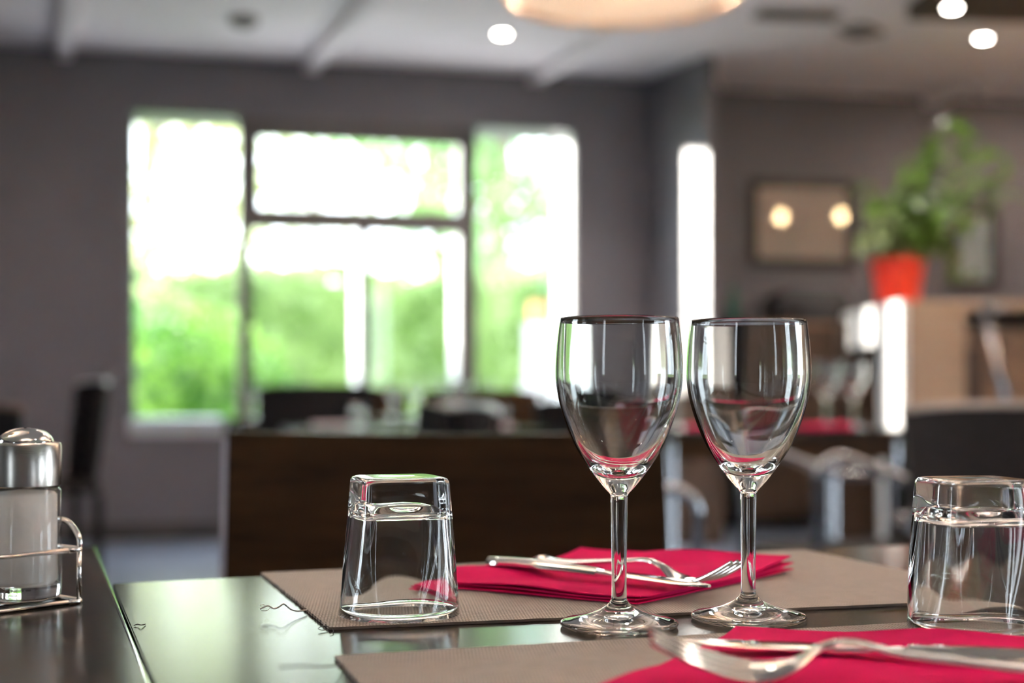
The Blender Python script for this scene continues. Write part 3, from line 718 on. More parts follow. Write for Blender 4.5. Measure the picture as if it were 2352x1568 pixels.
# tables further back
def ctable(label, cx, cy, w, d, rz):
    e = Vector((math.cos(rz), math.sin(rz))); n = Vector((-e.y, e.x)); c = Vector((cx, cy))
    return table('dining_table', label, [c-e*w/2-n*d/2, c+e*w/2-n*d/2, c+e*w/2+n*d/2, c-e*w/2+n*d/2], group='laid tables in the room behind')
RT = math.radians(14)
ctable('dark table laid with napkins, directly behind the wide wooden chair back', -0.36, 5.05, 0.85, 0.7, RT)
ctable('dark table with pink napkins and chrome leg behind the wine glasses', 0.87, 5.05, 0.85, 0.7, RT-0.14)
ctable('far dark table below the window, nearer the grey wall', -0.95, 6.95, 0.9, 0.7, RT)
ctable('far dark table below the window, nearer to the pier', 0.05, 7.2, 0.9, 0.7, RT)
def q_at(px, Y): return (px-1176)/FPX*Y
for (px, Y, rz, top, m, lb) in (
        (715, 6.15, RT+PI, 0.905, 'chairblack', 'black chair back in front of the far window table'),
        (1090, 6.25, RT+PI-0.1, 0.885, 'chairwood', 'brown chair back in front of the far window tables'),
        (1280, 5.75, RT+PI+0.1, 0.845, 'chairblack', 'black chair back left of the first wine glass bowl'),
        (850, 8.0, RT, 0.90, 'chairwood', 'brown chair beyond the far window table')):
    armchair((q_at(px, Y), Y, 0), rz, lb, M[m], top=top, w=0.5 if Y > 5.9 else 0.36)
q = Q(790, 945, 3.7); armchair((q.x+0.09, 3.75, 0), math.radians(-62), 'charcoal chair with pale shining top rail behind the wooden chair', M['chairgrey'], top=0.832, piping=M['sill'], w=0.46)
# chairs at the far left
armchair((q_at(95, 6.4), 6.4, 0), math.radians(-58), 'dark bluish chair with pale rim by the grey wall, behind the salt shaker', M['chairblack'], top=0.92, piping=M['sill'], w=0.44, arms=False)
armchair((q_at(-45, 4.4), 4.4, 0), PI+0.1, 'black chair at the picture edge behind the salt shaker cap', M['chairblack'], top=0.83, piping=M['darkwood'], w=0.36, arms=False)

# ------------------------------------------------------------------ bar, plant, pictures and things at the far right
BY = 7.0
bar = thing('bar_counter', 'tall bar counter with white sunlit end and beige front panel', 'bar', (0, 0, 0))
a = Q(2066, 690, BY); ztop = a.z; xl = q_at(1972, BY); xm = q_at(2046, BY); x2 = a.x; x3 = q_at(2222, BY)
zl = CAMZ-(786-HOR)/FPX*BY
zl = CAMZ-(790-HOR)/FPX*(BY+0.3)
MB().box((x2+0.02, BY+0.6, (ztop+zl)/2), (0.04, 1.2, ztop-zl), bevel=0.004).build('end_shelf', M['white'], bar)
MB().box((x2+0.02, BY+0.2, zl/2), (0.04, 0.4, zl), bevel=0.003).build('end_panel', M['white'], bar)
MB().box(((x2+x3)/2+0.02, BY+0.215, (ztop-0.01)/2), (x3-x2-0.04, 0.4, ztop-0.02), bevel=0.004).build('front_panel', M['beige'], bar)
MB().box(((x3+4.2)/2, BY+0.42, (ztop-0.12)/2), (4.2-x3, 0.4, ztop-0.12)).build('rear_panel', M['brownpanel'], bar)
MB().box(((x2+4.2)/2+0.021, BY+0.62, ztop-0.02), (4.2-x2-0.042, 1.16, 0.04), bevel=0.004).build('worktop', M['beige'], bar)
MB().box(((x2+4.2)/2+0.3, BY+1.1, (ztop-0.04)/2), (3.0, 0.06, ztop-0.05)).build('back_panel', M['darkwood'], bar)
o = MB().box((x3+0.06, BY+0.16, 0.55), (0.11, 0.05, 1.10), bevel=0.01).build('shadow_board', M['darkwood'], bar)  # dark board standing in for the dark gap beside the front panel
p1 = Q(2258, 700, 6.85); p2 = Q(2302, 892, 6.85)
t = thing('menu_stand', 'slanted grey metal stand leaning at the bar front', 'stand', (0, 0, 0))
MB().tube([p1, p2, (p2.x+0.16, p2.y-0.02, 0.02)], 0.022, 10).build('post', M['chrome'], t, smooth=True)
MB().tube([p1, (p1.x+0.12, p1.y, p1.z-0.03)], 0.016, 8).build('rest', M['chrome'], t, smooth=True)
MB().lathe([(0, 0), (0.14, 0), (0.14, 0.012), (0.03, 0.025), (0, 0.025)], 24, center=(p2.x+0.16, p2.y-0.02, 0)).build('foot', M['chrome'], t, smooth=True)

# plant in a red pot on the bar
PY = BY+0.72; pz = ztop+0.001; pxc = q_at(2062, PY)
pot = thing('plant_pot', 'red glazed plant pot on the bar counter', 'pot', (pxc, PY, pz))
MB().lathe([(0, 0), (0.10, 0), (0.115, 0.05), (0.14, 0.235), (0.15, 0.24), (0.15, 0.27), (0.14, 0.27), (0.13, 0.23), (0.10, 0.03), (0, 0.03)], 32).build('body', M['red'], pot, smooth=True)
MB().lathe([(0, 0.21), (0.127, 0.21), (0.12, 0.225), (0, 0.235)], 20).build('soil', M['soil'], pot, smooth=True)
plant = thing('house_plant', 'leafy green house plant spreading from the red pot', 'plant', (pxc, PY, pz+0.236))
rnd = random.Random(11)
def leaf_mesh(name, m, L=0.12, W_=0.075):
    mb = MB(); rows = 5; vs_ = []
    for i in range(rows+1):
        v = i/rows; w = W_*math.sin(PI*min(1, v*0.94+0.06))**0.8*(1-0.25*v); z = 0.02*math.sin(PI*v)-0.05*v*v
        vs_.append([mb.bm.verts.new((-w/2, v*L, z+0.006)), mb.bm.verts.new((0, v*L, z)), mb.bm.verts.new((w/2, v*L, z+0.006))])
    for i in range(rows):
        for k in (0, 1): mb.face((vs_[i][k], vs_[i][k+1], vs_[i+1][k+1], vs_[i+1][k]))
    o = mb.build(name, m, None, smooth=True, fix=False); return o
lf = [leaf_mesh('leaf', M['leaf1']), leaf_mesh('leaf', M['leaf2'], 0.11, 0.06)]
for l in lf: l.parent = plant; l.scale = (0.9,)*3
stems = [((-0.02, 0), (0.36, -0.05, 0.70)), ((0.02, 0.02), (0.50, 0.02, 0.58)), ((0, -0.02), (0.22, -0.08, 0.66)), ((0.03, 0), (0.60, 0.05, 0.36)),
         ((-0.02, 0.02), (0.10, 0.0, 0.50)), ((-0.03, 0), (-0.20, -0.08, 0.24)), ((-0.02, -0.03), (-0.12, -0.16, 0.08)), ((0.02, -0.03), (0.10, -0.18, 0.16)),
         ((0.03, -0.02), (0.32, -0.16, -0.10)), ((0.03, 0.03), (0.54, 0.1, 0.48)), ((-0.01, 0.03), (0.30, 0.1, 0.78)), ((0, 0), (-0.14, -0.03, 0.40)),
         ((0.03, -0.03), (0.26, -0.14, 0.04)), ((0.02, 0), (0.40, -0.1, 0.24)), ((-0.03, -0.02), (-0.22, -0.06, 0.10)), ((0.0, 0.02), (0.62, 0.0, 0.50))]
first = [True, True]
for si, (b_, tip) in enumerate(stems):
    p0 = Vector((b_[0], b_[1], -0.01)); p3 = Vector(tip); mid = (p0+p3)/2+Vector((0, 0, 0.13))
    path = smooth_path([p0, p0*0.6+mid*0.4+Vector((0, 0, 0.05)), mid, p3], 5)
    MB().tube(path, 0.006, 6).build('stem', M['stemgreen'], plant, smooth=True)
    nl = 12
    for i in range(nl):
        f = 0.30+0.70*i/(nl-1); pp = path[min(len(path)-1, int(f*(len(path)-1)))]
        k = 1 if (tip[0] < 0.1 or (tip[2] < 0.2 and rnd.random() < 0.4)) and rnd.random() < 0.85 else 0
        if first[k]: l = lf[k]; first[k] = False
        else: l = lf[k].copy(); COL.objects.link(l)
        l.location = pp+Vector((rnd.uniform(-0.02, 0.02), rnd.uniform(-0.02, 0.02), rnd.uniform(-0.01, 0.02)))
        l.rotation_euler = (rnd.uniform(-0.7, 0.5), rnd.uniform(-0.5, 0.5), rnd.random()*2*PI)
        s = rnd.uniform(0.9, 1.5); l.scale = (s, s, s)

# pictures on the recessed wall
def picture(x0, x1, y0, y1, label, pm, fw=0.06, mat_border=True):
    k = ((x0+x1)/2-1176)/FPX; t_ = (k*R0.y-R0.x)/(RE.x-k*RE.y); c = R0+RE*t_; Yc = c.y
    w = (x1-x0)/FPX*Yc/math.cos(math.atan2(RE.y, RE.x)); h = (y1-y0)/FPX*Yc; z = CAMZ-((y0+y1)/2-HOR)/FPX*Yc
    rz = math.atan2(RE.y, RE.x)
    t = thing('framed_picture', label, 'picture', (c.x+RN.x*0.002, c.y+RN.y*0.002, z), rz, group='framed pictures on the grey wall')
    for (cx, cz, sx, sz) in ((0, h/2-fw/2, w, fw), (0, -h/2+fw/2, w, fw), (-w/2+fw/2, 0, fw, h-2*fw), (w/2-fw/2, 0, fw, h-2*fw)):
        MB().box((cx, -0.02, cz), (sx, 0.04, sz), bevel=0.004).build('frame', M['pframe'], t)
    MB().box((0, -0.008, 0), (w-2*fw, 0.008, h-2*fw)).build('print', pm, t)
    MB().box((0, -0.02, 0), (w-2*fw+0.01, 0.003, h-2*fw+0.01)).build('glazing', M['pane'], t)
picture(1712, 1966, 414, 616, 'wide black-framed beige picture on the grey wall beside the plant', M['print1'])
picture(2176, 2292, 478, 662, 'small black-framed blue picture on the wall behind the plant', M['print2'], 0.05)

# sideboard below the picture with a black machine and a green bottle
SY = 9.05
zs = CAMZ-(742-HOR)/FPX*SY
sb = thing('sideboard', 'brown wooden sideboard against the wall under the wide picture', 'sideboard', (1.84, SY+0.12, 0), 0.14)
sw = 0.86
MB().box((0, 0, zs/2+0.02), (sw, 0.42, zs-0.09), bevel=0.006).build('body', M['darkwood'], sb)
MB().box((0, 0, zs-0.015), (sw+0.04, 0.46, 0.03), bevel=0.004).build('top', M['brownpanel'], sb)
for i in (-1, 0, 1):
    d_ = MB().box((i*sw/3, -0.22, zs/2+0.02), (sw/3-0.02, 0.02, zs-0.2), bevel=0.003).build('door', M['darkwood'], sb)
    MB().tube([(i*sw/3+0.1, -0.245, zs/2), (i*sw/3+0.1, -0.245, zs/2+0.14)], 0.006, 8).build('handle', M['chrome'], d_)
for i in (-1, 1): MB().box((i*(sw/2-0.05), 0, 0.02), (0.05, 0.38, 0.04)).build('foot', M['darkwood'], sb)
mc = thing('counter_machine', 'black rounded machine standing on the sideboard', 'appliance', (q_at(1862, SY), SY+0.13, zs), 0.14)
MB().box((0, 0, 0.10), (0.50, 0.34, 0.20), bevel=0.05, seg=4).build('housing', M['black'], mc, auto=50)
MB().box((0.0, -0.02, 0.205), (0.40, 0.26, 0.03), bevel=0.012).build('lid', M['black'], mc)
MB().box((0.05, -0.18, 0.03), (0.3, 0.06, 0.05), bevel=0.008).build('tray', M['black'], mc)
bt = thing('bottle', 'dark green bottle on the sideboard beside the pier', 'bottle', (1.415, 9.1, zs))
MB().lathe([(0, 0), (0.034, 0), (0.037, 0.01), (0.037, 0.15), (0.03, 0.18), (0.014, 0.205), (0.013, 0.255), (0, 0.255)], 20).build('body', M['greenglass'], bt, smooth=True)
MB().lathe([(0, 0.255), (0.014, 0.255), (0.014, 0.27), (0, 0.27)], 12).build('stopper', M['black'], bt)
# dark cabinet and white box, built for a white patch beside the pier
zc = CAMZ-(905-HOR)/FPX*8.2; zw = CAMZ-(785-HOR)/FPX*8.2
wc = thing('side_cabinet', 'dark narrow cabinet at the foot of the pier', 'cabinet', (q_at(1600, 8.2), 8.2, 0), 0.1)
MB().box((0, 0, zc/2), (0.26, 0.26, zc), bevel=0.006).build('body', M['darkwood'], wc)
d_ = MB().box((0, -0.136, zc/2), (0.23, 0.012, zc-0.08), bevel=0.003).build('door', M['darkwood'], wc)
MB().tube([(0.08, -0.15, zc*0.5), (0.08, -0.15, zc*0.5+0.12)], 0.006, 8).build('handle', M['chrome'], d_)
wb = thing('white_box', 'white box on the dark cabinet, for the white patch between the wine glasses', 'box', (q_at(1600, 8.2), 8.2, zc+0.0005), 0.1)
MB().box((0, 0, (zw-zc)*0.44), (0.23, 0.23, (zw-zc)*0.88), bevel=0.006).build('body', M['white'], wb)
MB().box((0, 0, (zw-zc)*0.94), (0.24, 0.24, (zw-zc)*0.12), bevel=0.006).build('lid', M['white'], wb)

# ------------------------------------------------------------------ tableware
def wine_outer():
    return [(0.0317, 0.1635), (0.0333, 0.150), (0.0340, 0.137), (0.0336, 0.129), (0.0318, 0.119), (0.0282, 0.1075), (0.0226, 0.0945), (0.0140, 0.0815), (0.0080, 0.0740), (0.0052, 0.0710), (0.0045, 0.0690), (0.0042, 0.050), (0.0040, 0.030), (0.0041, 0.0165), (0.0046, 0.0140), (0.0062, 0.0118), (0.0090, 0.0098), (0.0160, 0.0068), (0.0240, 0.0045), (0.0300, 0.0033), (0.0314, 0.0024), (0.0313, 0.0012), (0.0300, 0.0)]
def spline(pr, k):
    return [(p.x, p.y) for p in smooth_path([(a, b, 0) for a, b in pr], k)]
def wine_mesh(name, seg=72, k=4):
    out = spline(wine_outer()[:11], k)+spline(wine_outer()[10:], k)[1:]
    out = [(r, z) for r, z in out]
    inner = spline([(0.0308, 0.1640), (0.0322, 0.150), (0.0328, 0.137), (0.0324, 0.129), (0.0305, 0.119), (0.0268, 0.1085), (0.0208, 0.0965), (0.0125, 0.0865), (0.0055, 0.0825), (0.0, 0.0818)], k)
    prof = [(0, 0.0022), (0.012, 0.0016), (0.026, 0.0004)][::1]
    full = inner[::-1]+[(0.03135, 0.1644)]+out+prof[::-1]
    full[0] = (0, full[0][1]); full[-1] = (0, 0.0022)
    mb = MB(); mb.lathe(full, seg); return mb.build(name, M['glass'], None, smooth=True)
wg = wine_mesh('wine_glass')
def put(o, x, y, z, label, cat, rz=0, group=None, scale=1.0):
    o.location = (x, y, z); o.rotation_euler = (0, 0, rz); o.scale = (scale,)*3; return tag(o, label, cat, group)
ZT = 0.7501
g1 = P(1422, 1430, 0.752); put(wg, g1.x, g1.y, ZT, 'clear stemmed wine glass in focus, standing nearer the upturned tumbler', 'wine glass', group='wine glasses on the main table')
w2 = wg.copy(); COL.objects.link(w2); g2 = P(1719, 1414, 0.752); put(w2, g2.x, g2.y, ZT, 'clear stemmed wine glass in focus, standing nearer the bar side', 'wine glass', rz=0.6, group='wine glasses on the main table')

def tumbler_mesh(name, seg=96):
    H = 0.0762
    def n_out(t): return 2+6.0*min(1, max(0, (t-0.04)/0.8))**1.3
    def a_out(t):                                   # straight silhouette from round rim to square base
        n = n_out(t); m_ = n/(n-1); f = math.radians(14.5)
        return (0.0336*(1-t)+0.0277*t)/(math.cos(f)**m_+math.sin(f)**m_)**(1/m_)
    def rows():
        R = []
        # outer from rim up
        for i in range(15):
            t = i/14; R.append((a_out(t), t*(H-0.004), n_out(t)))
        ab = a_out(1.0)
        R += [(ab-0.0003, H-0.0022, 8), (ab-0.0012, H-0.0006, 7.6), (ab-0.003, H, 7), (ab*0.5, H-0.0004, 4), (0, H-0.0006, 2)]
        Hi = H-0.0150
        I = [(0, Hi+0.0006, 2), (0.010, Hi, 2.4), (0.0165, Hi-0.0012, 3.4), (0.0205, Hi-0.0040, 4.2)]
        for i in range(13, -1, -1):
            t = i/14*0.88; I.append((a_out(t)-0.0030+0.0016*(1-t), t*(H-0.004)*0.97 if i else 0.0006, 2+3.6*min(1, max(0, (t-0.04)/0.75))**1.1))
        return R, I
    R, I = rows()
    allr = [(0.0329, -0.0)] and None
    mb = MB()
    prof = [(r, z, n) for r, z, n in R]+[None]+[(r, z, n) for r, z, n in I]
    def ring(r, z, n):
        if r <= 1e-6: return [mb.bm.verts.new((0, 0, z))]
        out = []
        for k in range(seg):
            a = 2*PI*k/seg; c_, s_ = abs(math.cos(a)), abs(math.sin(a)); f = (c_**n+s_**n)**(-1/n)
            out.append(mb.bm.verts.new((r*f*math.cos(a), r*f*math.sin(a), z)))
        return out
    def link(A, B):
        for k in range(seg):
            if len(A) == 1: mb.face((A[0], B[(k+1) % seg], B[k]))
            elif len(B) == 1: mb.face((A[k], A[(k+1) % seg], B[0]))
            else: mb.face((A[k], A[(k+1) % seg], B[(k+1) % seg], B[k]))
    ro = [ring(*p) for p in R]; ri = [ring(*p) for p in I]
    for A, B in zip(ro, ro[1:]): link(A, B)
    for A, B in zip(ri, ri[1:]): link(A, B)
    link(ri[-1], ro[0])
    return mb.build(name, M['tumbler'], None, smooth=True)
MATZ = 0.7518
tb = tumbler_mesh('tumbler')
g = P(917, 1409, MATZ); put(tb, g.x, g.y, MATZ+0.0002, 'upside-down square-based clear tumbler on the far mat, fully in view', 'tumbler', rz=math.radians(-9.5+9), group='upturned tumblers')
tb.rotation_euler = (0, 0, math.radians(19))
t2 = tb.copy(); COL.objects.link(t2); g = P(2240, 1442, MATZ); put(t2, g.x, g.y, MATZ+0.0002, 'upside-down clear tumbler cut off by the picture edge, on the near mat', 'tumbler', rz=math.radians(10), group='upturned tumblers', scale=1.025)

# place mats with their weave
def place_mat(label, quad, thr=True):
    """quad: near-left, near-right, far-right, far-left in plan"""
    c = sum(quad, Vector((0, 0)))/4
    t = thing('place_mat', label, 'place mat', (c.x, c.y, 0.7502), group='woven place mats')
    q = [p-c for p in quad]; nu, nv = 90, 60; bm = bmesh.new(); uvl = bm.loops.layers.uv.new('UVMap'); rnd = random.Random(int(c.x*1e4) & 255)
    th = 0.0015; L = (q[1]-q[0]).length; Wd = (q[3]-q[0]).length
    top = {}; bot = {}
    for i in range(nu+1):
        for j in range(nv+1):
            u, v = i/nu, j/nv; p = q[0]*(1-u)*(1-v)+q[1]*u*(1-v)+q[2]*u*v+q[3]*(1-u)*v
            ed = i in (0, nu) or j in (0, nv)
            if ed: p = p+Vector((rnd.gauss(0, 0.00025), rnd.gauss(0, 0.00025)))
            z = 0.00025*math.sin(u*21+v*3)*math.sin(v*17)
            top[i, j] = bm.verts.new((p.x, p.y, th+z*(0 if ed else 1)))
    def f(vs_, uvs):
        fc = bm.faces.new(vs_)
        for l, uv in zip(fc.loops, uvs): l[uvl].uv = uv
        fc.smooth = True
    for i in range(nu):
        for j in range(nv):
            f((top[i, j], top[i+1, j], top[i+1, j+1], top[i, j+1]), [((i+a)/nu*L, (j+b)/nv*Wd) for a, b in ((0, 0), (1, 0), (1, 1), (0, 1))])
    rim = [(i, 0) for i in range(nu)]+[(nu, j) for j in range(nv)]+[(i, nv) for i in range(nu, 0, -1)]+[(0, j) for j in range(nv, 0, -1)]
    bv = [bm.verts.new((top[k].co.x, top[k].co.y, 0)) for k in rim]
    n = len(rim)
    for k in range(n):
        a, b = rim[k], rim[(k+1) % n]
        uva = (a[0]/nu*L, a[1]/nv*Wd); uvb = (b[0]/nu*L, b[1]/nv*Wd)
        f((bv[k], bv[(k+1) % n], top[b], top[a]), [uva, uvb, uvb, uva])
    f(bv[::-1], [(0, 0)]*n)
    me = D.meshes.new('weave'); bm.to_mesh(me); bm.free(); me.materials.append(M['mat'])
    me.set_sharp_from_angle(angle=0.8)
    o = D.objects.new('weave', me); COL.objects.link(o); o.parent = t
    return t
def pv(x, y): return xy(P(x, y, 0.7515))
fl, nl_, fr = pv(600, 1315), pv(757, 1441), pv(1848, 1262)
e_r = pv(2095, 1312)-fr
nr = fr+e_r*(0.29/e_r.length)
# front edge direction measured along (757,1441) -> (2095,1385)
fe = (pv(2095, 1385)-nl_).normalized(); nr = nl_+fe*((fr-fl).length)
fm = place_mat('woven beige place mat under the far red napkin and the whole tumbler', [nl_, nr, fr, fl])
nfl = pv(768, 1506); nfr_d = (pv(2092, 1429)-nfl).normalized(); nleft = (pv(827, 1568)-nfl).normalized()
nm_ = place_mat('woven beige place mat nearest the camera under the near red napkin', [nfl+nleft*0.26, nfl+nfr_d*0.44+nleft*0.26, nfl+nfr_d*0.44, nfl])
# frayed threads
def thread_at(parent, pts, r, m, name='loose_thread'):
    b = Vector(parent.location)
    return MB().tube([p-b for p in smooth_path(pts, 5)], r, 6).build(name, m, parent, smooth=True)
thread_at(fm, [P(705, 1400, 0.7518), P(685, 1403, 0.7525), P(668, 1399, 0.754), P(652, 1387, 0.757), P(640, 1394, 0.756), P(628, 1397, 0.755), P(615, 1391, 0.756), P(598, 1398, 0.755)], 0.00045, M['thread'])
thread_at(fm, [P(612, 1393, 0.7555), P(604, 1388, 0.757), P(597, 1390, 0.7565)], 0.0002, M['thread'])
thread_at(fm, [P(620, 1396, 0.755), P(612, 1402, 0.754), P(600, 1402, 0.7545)], 0.0002, M['thread'])
thread_at(fm, [P(757, 1440, 0.7512), P(742, 1437, 0.752), P(731, 1443, 0.7515), P(742, 1447, 0.7507), P(756, 1443, 0.751)], 0.0002, M['darkthread'])
thread_at(fm, [P(762, 1442, 0.751), P(766, 1450, 0.7508), P(758, 1455, 0.7506)], 0.0002, M['darkthread'])
thread_at(nm_, [P(790, 1526, 0.7515), P(740, 1531, 0.758), P(690, 1529, 0.764), P(640, 1532, 0.768)], 0.0004, M['darkthread'])  # dark streak beside the near mat, built as a raised thin tube

o = MB().tube(smooth_path([P(308, 1436, 0.7505), P(316, 1433, 0.751), P(324, 1435, 0.7512), P(334, 1433, 0.7505)], 4), 0.0003, 6).build('lint', M['darkthread'], None, smooth=True)
tag(o, 'tiny dark lint thread on the tabletop beside the table joint', 'lint')

# folded napkins
def napkin(label, quad, layers, th, seed, z0, group='red napkins on the main table', m=None, nx=22):
    """layered folded cloth; quad in plan"""
    c = sum(quad, Vector((0, 0)))/4; rnd = random.Random(seed)
    t = thing('napkin', label, 'napkin', (c.x, c.y, z0), group=group)
    q = [p-c for p in quad]
    mb = MB()
    for L_ in range(layers):
        ang = rnd.uniform(-0.03, 0.03) if L_ else 0; sh = Vector((rnd.uniform(-0.004, 0.004), rnd.uniform(-0.004, 0.004))) if L_ else Vector((0, 0))
        sc_ = 1.0-0.012*L_
        qq = [Vector((p.x*math.cos(ang)-p.y*math.sin(ang), p.x*math.sin(ang)+p.y*math.cos(ang)))*sc_+sh for p in q]
        zb = L_*th
        g_t = {}; g_b = {}
        for i in range(nx+1):
            for j in range(nx+1):
                u, v = i/nx, j/nx; p = qq[0]*(1-u)*(1-v)+qq[1]*u*(1-v)+qq[2]*u*v+qq[3]*(1-u)*v
                w = 0.0009*math.sin(u*5+seed)*math.sin(v*4+seed*2+1)+0.0005*math.sin(u*13+v*9+seed)
                cr = 0.0022*(L_+0.4)*max(0, (u-0.78)/0.22)**2+0.0012*max(0, (v-0.85)/0.15)**2
                edge = min(u, 1-u, v, 1-v)*nx
                rr = th*0.42 if edge >= 1 else th*0.2
                g_t[i, j] = mb.bm.verts.new((p.x, p.y, zb+th/2+rr+max(w, -0.0004)*(L_+0.3)+cr))
                g_b[i, j] = mb.bm.verts.new((p.x, p.y, zb+th/2-rr+max(w, -0.0004)*(L_+0.3)*0.95+cr))
        for i in range(nx):
            for j in range(nx):
                mb.face((g_t[i, j], g_t[i+1, j], g_t[i+1, j+1], g_t[i, j+1])); mb.face((g_b[i, j], g_b[i, j+1], g_b[i+1, j+1], g_b[i+1, j]))
        for i in range(nx):
            mb.face((g_t[i, 0], g_b[i, 0], g_b[i+1, 0], g_t[i+1, 0])); mb.face((g_t[i, nx], g_t[i+1, nx], g_b[i+1, nx], g_b[i, nx]))
            mb.face((g_t[0, i], g_t[0, i+1], g_b[0, i+1], g_b[0, i])); mb.face((g_t[nx, i], g_b[nx, i], g_b[nx, i+1], g_t[nx, i+1]))
    mb.build('folded_cloth', m or M['napkin'], t, auto=60)
    return t
ZN = 0.752
napkin('folded red napkin on the far mat behind the wine glasses', [xy(P(1465, 1386, 0.753)), xy(P(1822, 1306, 0.754)), xy(P(1330, 1279, 0.755)), xy(P(940, 1340, 0.753))], 3, 0.0020, 3, ZN)
cN = xy(P(1690, 1441, 0.756)); lN = (xy(P(1395, 1567, 0.755))-cN).normalized(); rN = (xy(P(2352, 1468, 0.756))-cN).normalized()
napkin('folded red napkin on the near mat under fork and knife', [cN+lN*0.21, cN+lN*0.20+rN*0.20, cN+rN*0.20, cN], 3, 0.0014, 5, ZN)

# cutlery
def ribbon(mb, pts, widths, thick, side=None):
    """flat bar along pts with given widths"""
    pts = [Vector(p) for p in pts]; n = len(pts); R = []
    for i in range(n):
        t_ = (pts[min(i+1, n-1)]-pts[max(i-1, 0)]).normalized(); s_ = side or Vector((0, 0, 1)).cross(t_).normalized(); s_ = (s_-t_*s_.dot(t_)).normalized()
        up = t_.cross(s_); up = up if up.z > 0 else -up
        w = widths[i]/2; h = (thick[i] if isinstance(thick, (list, tuple)) else thick)/2
        R.append([mb.bm.verts.new(pts[i]+s_*a+up*b) for a, b in ((w, -h*0.5), (w, h*0.2), (w*0.6, h), (-w*0.6, h), (-w, h*0.2), (-w, -h*0.5), (-w*0.6, -h), (w*0.6, -h))])
    for A, B in zip(R, R[1:]):
        for k in range(8): mb.face((A[k], A[(k+1) % 8], B[(k+1) % 8], B[k]))
    mb.face(R[0][::-1]); mb.face(R[-1])
def knife_parts(L=0.205):
    """local: tip at origin side +x, handle toward -x; lies at z=0"""
    hb = MB(); pts = []; ws = []; ts = []
    for i in range(15):
        u = i/14; pts.append((-L/2+u*L*0.53, 0, 0.0035+0.001*math.sin(u*PI))); ws.append(0.0175-0.0075*u+(-0.006 if i == 0 else 0)); ts.append(0.0062-0.001*u)
    ribbon(hb, pts, ws, ts)
    bb = MB(); pts = []; ws = []; ts = []
    for i in range(17):
        u = i/16; pts.append((-L/2+L*0.525+u*L*0.475, 0.002*math.sin(u*PI*0.9), 0.0032-0.0012*u)); ws.append(0.010+0.009*math.sin(min(1, u*1.6)*PI/2)-(0.016*max(0, (u-0.72)/0.28)**2)); ts.append(0.0034-0.0018*u)
    ribbon(bb, pts, ws, ts)
    return hb, bb
def knife(a, b, z, label, group, L=None):
    a = Vector(a); b = Vector(b); d = b-a; L = L or d.length
    c = (a+b)/2
    t = thing('table_knife', label, 'knife', (c.x, c.y, z), math.atan2(d.y, d.x), group)
    hb, bb = knife_parts(L); hb.build('handle', M['steel'], t, auto=50); bb.build('blade', M['steel'], t, auto=50); return t
def fork(a, b, z, label, group, arch=0.011, tip=0.017):
    """a: handle end, b: tine tips, in plan"""
    a = Vector(a); b = Vector(b); d = b-a; L = d.length
    t = thing('table_fork', label, 'fork', (a.x, a.y, z), math.atan2(d.y, d.x), group)
    zs_ = [(0.0, 0.004, 0.016), (0.04, 0.003, 0.018), (0.15, 0.0035, 0.015), (0.3, 0.006, 0.011), (0.45, 0.009, 0.008), (0.56, arch, 0.0062), (0.63, arch-0.002, 0.007), (0.68, 0.005, 0.012), (0.73, 0.002, 0.020), (0.78, 0.0015, 0.024)]
    sp = smooth_path([(u*L, 0, zz) for u, zz, w in zs_], 4); wp = smooth_path([(u*L, 0, w) for u, zz, w in zs_], 4)
    hb = MB(); n1 = 25
    ribbon(hb, sp[:n1], [w.z for w in wp[:n1]], [0.0036-0.0012*i/n1 for i in range(n1)], Vector((0, 1, 0))); hb.build('handle', M['steel'], t, auto=50)
    bb = MB(); ribbon(bb, sp[n1-1:], [w.z for w in wp[n1-1:]], 0.0022, Vector((0, 1, 0))); bb.build('bowl', M['steel'], t, auto=50)
    for k in range(4):
        y = (k-1.5)*0.0063; tb_ = MB()
        tp = smooth_path([(0.775*L, y, 0.0015), (0.84*L, y, 0.0035), (0.92*L, y, tip*0.55), (L, y*0.92, tip)], 4)
        ribbon(tb_, tp, [0.0044-0.0016*i/(len(tp)-1) for i in range(len(tp))], 0.0020, Vector((0, 1, 0))); tb_.build('tine', M['steel'], t, auto=50)
    return t
GC = 'cutlery on the main table'
kz = 0.7590
knife(xy(P(1130, 1302, kz)), xy(P(1628, 1364, kz-0.002)), 0.7596, 'steel knife lying across the far red napkin', GC)
fork(xy(P(1245, 1291, kz)), xy(P(1702, 1294, 0.7735)), 0.7580, 'steel fork lying tines up on the far red napkin', GC)
ka = xy(P(1572, 1482, 0.757)); kb = xy(P(2352, 1528, 0.758)); kd = (kb-ka).normalized()
knife(ka+kd*0.215, ka, 0.7574, 'steel knife on the near red napkin, partly cut by the frame', GC)
fork(xy(P(2352, 1562, 0.757))+Vector((0.035, -0.004)), xy(P(1492, 1474, 0.772)), 0.7566, 'steel fork on the near red napkin, tines towards the mat', GC, arch=0.014, tip=0.017)
nf = [o for o in D.objects if o.name.startswith('table_fork')][-1]; nf.rotation_euler.x = -0.20; nf.location.z += 0.0024

